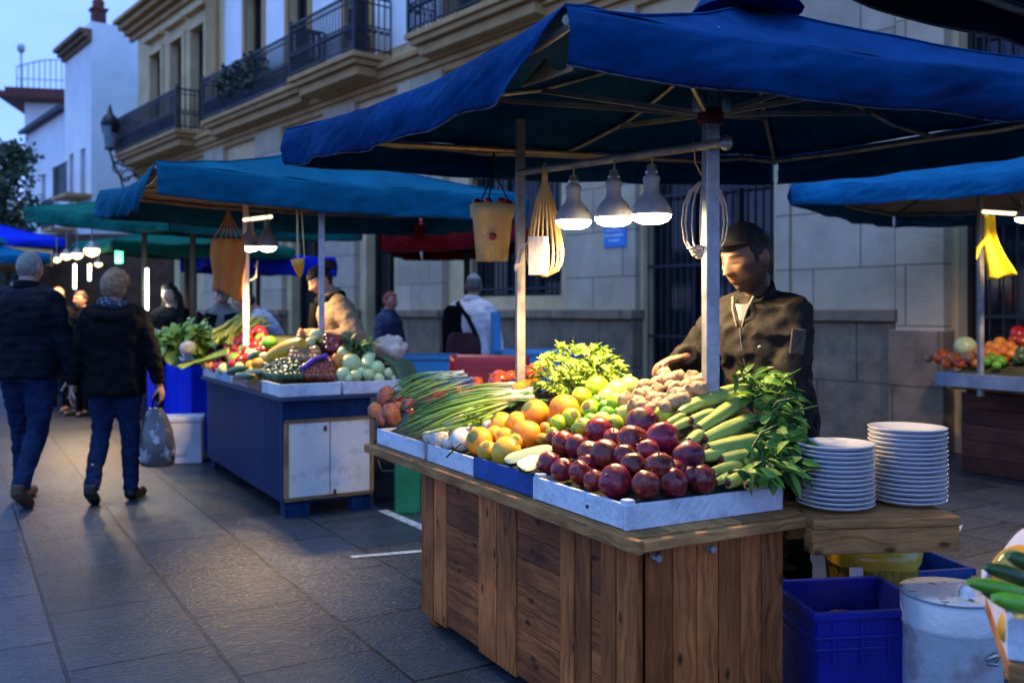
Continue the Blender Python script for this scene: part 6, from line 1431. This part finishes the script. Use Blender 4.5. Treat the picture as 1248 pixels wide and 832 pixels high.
def colr(u, v, off=0.):
    a = math.pi/2+(u-.5)*2*2.55; g = abs(u-.5)*2; r = .082-.004*v+off+.014*g**4
    return T0+ex*(math.cos(a)*r)+ey*(math.sin(a)*r*1.02-.004-.012*v)+ez*(-.02+.085*v*(1-.25*g**3)+.012*math.sin(a)-.03*g**3)
q.sheet(colr, 40, 8); q.build('collar', vj, root, solid=.012)
q = B(); q.sheet(lambda u,v: colr(u,.06+.9*v,-.014), 40, 8); q.build('collar_lining', lining, root)
q = B(); q.sheet(lambda u,v: wp(((u-.5)*.07*(1-v),-.112-.020*v+.012*abs(u-.5)*2*(1-v),1.475-.10*v)), 8, 8); q.build('undershirt', pm('pale_shirt',(.20,.21,.22),rough=.8), root)
q = B(); q.tube([wp((.004,-.141-.006*math.sin(t*9),1.385-.5*t)) for t in [i/12 for i in range(13)]], .0022, 6); q.build('zip', steel, root)
q = B(); q.tube([wp((.050,-.137,1.300)), wp((.110,-.126,1.292))], .0035, 5); q.ell(wp((.085,-.136,1.305)),(.008,.004,.006)); q.build('chest_mark', white_en, root)
sh, el_, wr = A[1]; pt = sh.lerp(el_,.45)
q = B(); d_ = (el_-sh).normalized(); c0 = wp(pt+V((.068,-.025,0)),False); ax = (wp(el_,False)-wp(sh,False)).normalized(); fx = V((-.2,-1,.0)); fx = (fx-ax*fx.dot(ax)).normalized()
q.box(wp(pt,False)+fx*.076, (.10,.055,.014), Matrix((ax, ax.cross(fx), fx)).transposed()); q.build('sleeve_pocket', jk('pocket_cloth',(.045,.040,.034),(.03,.027,.023)), root, bevel=.005)
# the walking couple
puff = pm('navy_puffer', (.006,.009,.017), (.0035,.005,.010), spec=.06, rough=.6, scale=6, bump=.2)
nt = puff.node_tree; wv = N(nt,'ShaderNodeTexWave', Scale=5.2, Distortion=.5); wv.bands_direction = 'Z'; tc = N(nt,'ShaderNodeTexCoord'); nt.links.new(tc.outputs['Object'], wv.inputs['Vector']); bp = N(nt,'ShaderNodeBump', Strength=.25, Distance=.008); nt.links.new(wv.outputs['Fac'], bp.inputs['Height']); nt.links.new(bp.outputs[0], nt.nodes['Principled BSDF'].inputs['Normal'])
mp_ = G(34,612); wl_ = lambda s, f: {-1:((-.095,-.06 if f else .10,.50), (-.10,-.16 if f else .30,.10 if f else .16)), 1:((.10,.03,.505),(.105,.09,.085))}
lg1 = {1:((.095,-.08,.50),(.10,-.10,.09)), -1:((-.095,.03,.52),(-.10,.26,.16)), 'toe-1':(-.01,-.10,-.13)}
lg2 = {-1:((-.095,-.06,.50),(-.10,-.06,.09)), 1:((.095,.0,.53),(.10,.20,.15)), 'toe1':(.01,-.11,-.12)}
root, wp, hp, M4, A = person('grey haired man in a navy puffer jacket and jeans walking away', mp_, 176, 1.84, hairstyle='crop', hair=(.16,.15,.14), jacket=puff, trousers=jeans, shoes=pm('brown_shoe',(.07,.045,.028),rough=.6), legs=lg1,
    arms={-1:dict(w=(-.30,-.02,.86),hint=(-.5,1,-.3)), 1:dict(w=(.31,.05,.86),hint=(.5,1,-.3))}, fat=1.08, thick=1.12, jl=.86)
fp_ = G(140,611)
root, wp, hp, M4, A = person('woman with short grey blonde hair in a black coat walking with a bag', fp_, 184, 1.70, female=True, hairstyle='bob', hair=(.24,.15,.085), jacket=blk, trousers=jeans, shoes=pm('black_boot',(.012,.012,.013),rough=.4), legs=lg2,
    arms={-1:dict(w=(-.33,-.04,.82),hint=(-.5,1,-.3)), 1:dict(w=(.31,.03,.80),hint=(.5,1,-.3))}, fat=1.14, thick=1.10, jl=.80, collar=False)
q = B(); q.tube([wp((math.cos(a)*.088,math.sin(a)*.085+.005,1.485+.015*math.sin(2*a))) for a in [i*.2618 for i in range(24)]], .040, 10, close=True)
q.build('scarf', pm('spotted_scarf',(.02,.03,.06),(.015,.02,.04),spots=(.30,.42,.55),spot_scale=55,rough=.8), root)
q = B(); q.tube([wp((math.cos(a)*.15,math.sin(a)*.09+.05,1.42-.03*math.sin(a))) for a in [i*.2618 for i in range(13)]], .045, 10); q.build('hood', blk, root)
# her shopping bag
hw_ = wp(A[-1][2], False); bt = P(193,500,hw_.y); k = hw_.y/FPX
o = thing('shopping_bag', 'silvery patterned plastic shopping bag in the woman hand', 'bag', bt)
bagm = pm('silver_bag', (.10,.10,.09), (.06,.06,.055), rough=.25, coat=.4, scale=5, detail=2, spots=(.50,.52,.52), spot_scale=9, bump=.4, bscale=12)
q = B(); zb = -.0
q.loft([(P(192+dx,y,hw_.y), wx*k, wy*k) for y, wx, wy, dx in ((568,15,9,0),(566,20,12,0),(545,21,13,0),(525,19,11,-1),(508,14,8,-2),(497,8,5,-3))], 24); q.build('body', bagm, o)
q = B()
for s in (-5,6): q.tube([P(190+s,500,hw_.y), P(190+s*.6,488,hw_.y), P(191,480,hw_.y)], .007, 6)
q.build('handle', blk, o)
# behind the second counter
root, wp, hp, M4, A = person('seller in a dark knit hat, black scarf and tan jacket bending over the second counter', V((P(424,0,7.5).x,7.5,0)), -58, 1.80, female=True, lean=16, pitch=16, hairstyle='under_cap', vox=.006,
    jacket=jk('tan_jacket',(.30,.20,.105),(.20,.13,.065)), trousers=blk, arms={-1:dict(w=P(372,408,7.2),world=True,hint=(-.4,.6,-1)), 1:dict(w=P(392,412,7.15),world=True,hint=(.6,.5,-.6))}, thick=1.12, skin=(.46,.26,.16))
kn = pm('dark_knit', (.02,.02,.025), rough=.9, bump=.5); co_ = cap_on(root, M4, kn, False, .058); q = B(); q.ell(M4@V((0,.12,.09)),(.055,.055,.05)); q.build('bobble', kn, co_)
q = B(); q.tube([wp((math.cos(a)*.085,math.sin(a)*.085,1.475)) for a in [i*.2618 for i in range(24)]], .042, 10, close=True); q.tube([wp((-.05,-.10,1.46)), wp((-.06,-.15,1.3)), wp((-.06,-.16,1.1))], [.05,.06,.05], 10); q.build('scarf', blk, root)
person('man in a light blue shirt stooping behind the second counter', V((P(346,0,9.4).x,9.4,0)), -75, 1.72, lean=32, pitch=10, hairstyle='short', jacket=jk('light_blue_shirt',(.36,.47,.60),(.27,.37,.50)), trousers=blk, shoes=shoe, collar=False, arms={1:dict(w=(.2,-.5,.95),hint=(.6,.5,-.6)),-1:dict(w=(-.2,-.5,.95),hint=(-.6,.5,-.6))})
root, wp, hp, M4, A = person('man in a blue cap and open dark coat over a grey jumper', V((P(271,0,9.9).x,9.9,0)), 8, 1.68, pitch=14, hairstyle='under_cap', jacket=jk('grey_jumper',(.20,.18,.16),(.14,.125,.11)), trousers=blk, shoes=shoe, beard=.5)
cap_on(root, M4, pm('blue_cap',(.02,.05,.16),rough=.85))
q = B()
for s in (-1,1): q.tube([wp((s*.10,-.10,1.42)), wp((s*.15,-.10,1.2)), wp((s*.16,-.10,.9))], [.07,.085,.085], 12); q.tube([wp((s*.19,0,1.42)), wp((s*.245,.03,1.15)), wp((s*.27,-.04,.90))], [.085,.075,.06], 12)
q.build('coat', blk, root)
root, wp, hp, M4, A = person('woman with long dark hair and yellow striped sleeves under the green canopy', V((P(208,0,10.2).x,10.2,0)), -6, 1.70, female=True, yaw=-16, pitch=8, hairstyle='long', jacket=blk, trousers=blk, shoes=shoe, collar=False,
    arms={1:dict(w=(.02,-.30,1.20),hint=(.7,.2,-.7)), -1:dict(w=(-.10,-.26,1.12),hint=(-.7,.2,-.7))}, skin=(.72,.44,.31))
q = B(); ye = pm('yellow_band',(.60,.36,.03),rough=.7)
for sd in (-1,1):
    sh, el_, wr = A[sd]
    for t in (.1,.8): 
        c_ = el_.lerp(wr,t); d_ = (wr-el_).normalized(); q.tube([wp(c_-d_*.022,False), wp(c_+d_*.022,False)], .066, 12)
for z in (.98,1.09): q.tube([wp((math.cos(a)*.185,math.sin(a)*.142,z)) for a in [i*.2618 for i in range(24)]], .014, 6, close=True)
q.build('sleeve_band', ye, root)
root, wp, hp, M4, A = person('man with a grey cap and dark shoulder bag standing behind the counters', V((P(576,0,9.2).x,9.2,0)), 150, 1.76, yaw=30, hairstyle='crop', hair=(.10,.09,.08), jacket=jk('white_shirt',(.74,.76,.78),(.62,.65,.68)), trousers=blk, shoes=shoe, thick=1.08, fat=1.08, jl=.94)
cap_on(root, M4, pm('grey_cap',(.34,.34,.36),(.26,.26,.28),rough=.85))
o = thing('shoulder_bag', 'dark maroon shoulder bag on the back of the man in white', 'bag', wp((.08,.17,1.0)))
q = B(); q.loft([(wp((-.02,.19,z)), r, .07) for z, r in ((.84,.13),(.88,.17),(1.05,.17),(1.15,.15),(1.18,.12))], 20); q.build('body', pm('maroon_bag',(.06,.012,.022),rough=.6), o)
q = B(); q.loft([(wp((.12,.15,z)), r, .06) for z, r in ((.88,.06),(.95,.11),(1.25,.12),(1.40,.10),(1.44,.06))], 16); q.build('backpack', blk, o)
q = B(); q.tube([wp((-.15,.17,1.15)), wp((-.05,.16,1.32)), wp((.10,.12,1.46)), wp((.14,0,1.475)), wp((.12,-.12,1.40)), wp((-.02,-.155,1.2))], .022, 8); q.build('strap', blk, o)
person('person with reddish hair in a dark blue jacket at the building wall', V((P(474,0,10.6).x,10.6,0)), 60, 1.62, female=True, hairstyle='short', hair=(.22,.05,.03), jacket=jk('dark_blue_jacket',(.02,.045,.12),(.013,.03,.08)), trousers=blk, shoes=shoe, skin=(.5,.22,.17))
root, wp, hp, M4, A = person('seller with a pale pink hat behind the far orange fruit', V((P(72,0,12.9).x,12.9,0)), -5, 1.72, female=True, hairstyle='short', jacket=blk, trousers=blk, skin=(.55,.30,.2))
cap_on(root, M4, pm('pink_hat',(.62,.40,.28),rough=.9), False, .02)
person('person in dark clothes beside the seller with the pink hat', V((P(100,0,12.4).x,12.4,0)), -30, 1.66, hairstyle='short', jacket=blk, trousers=blk, shoes=shoe)
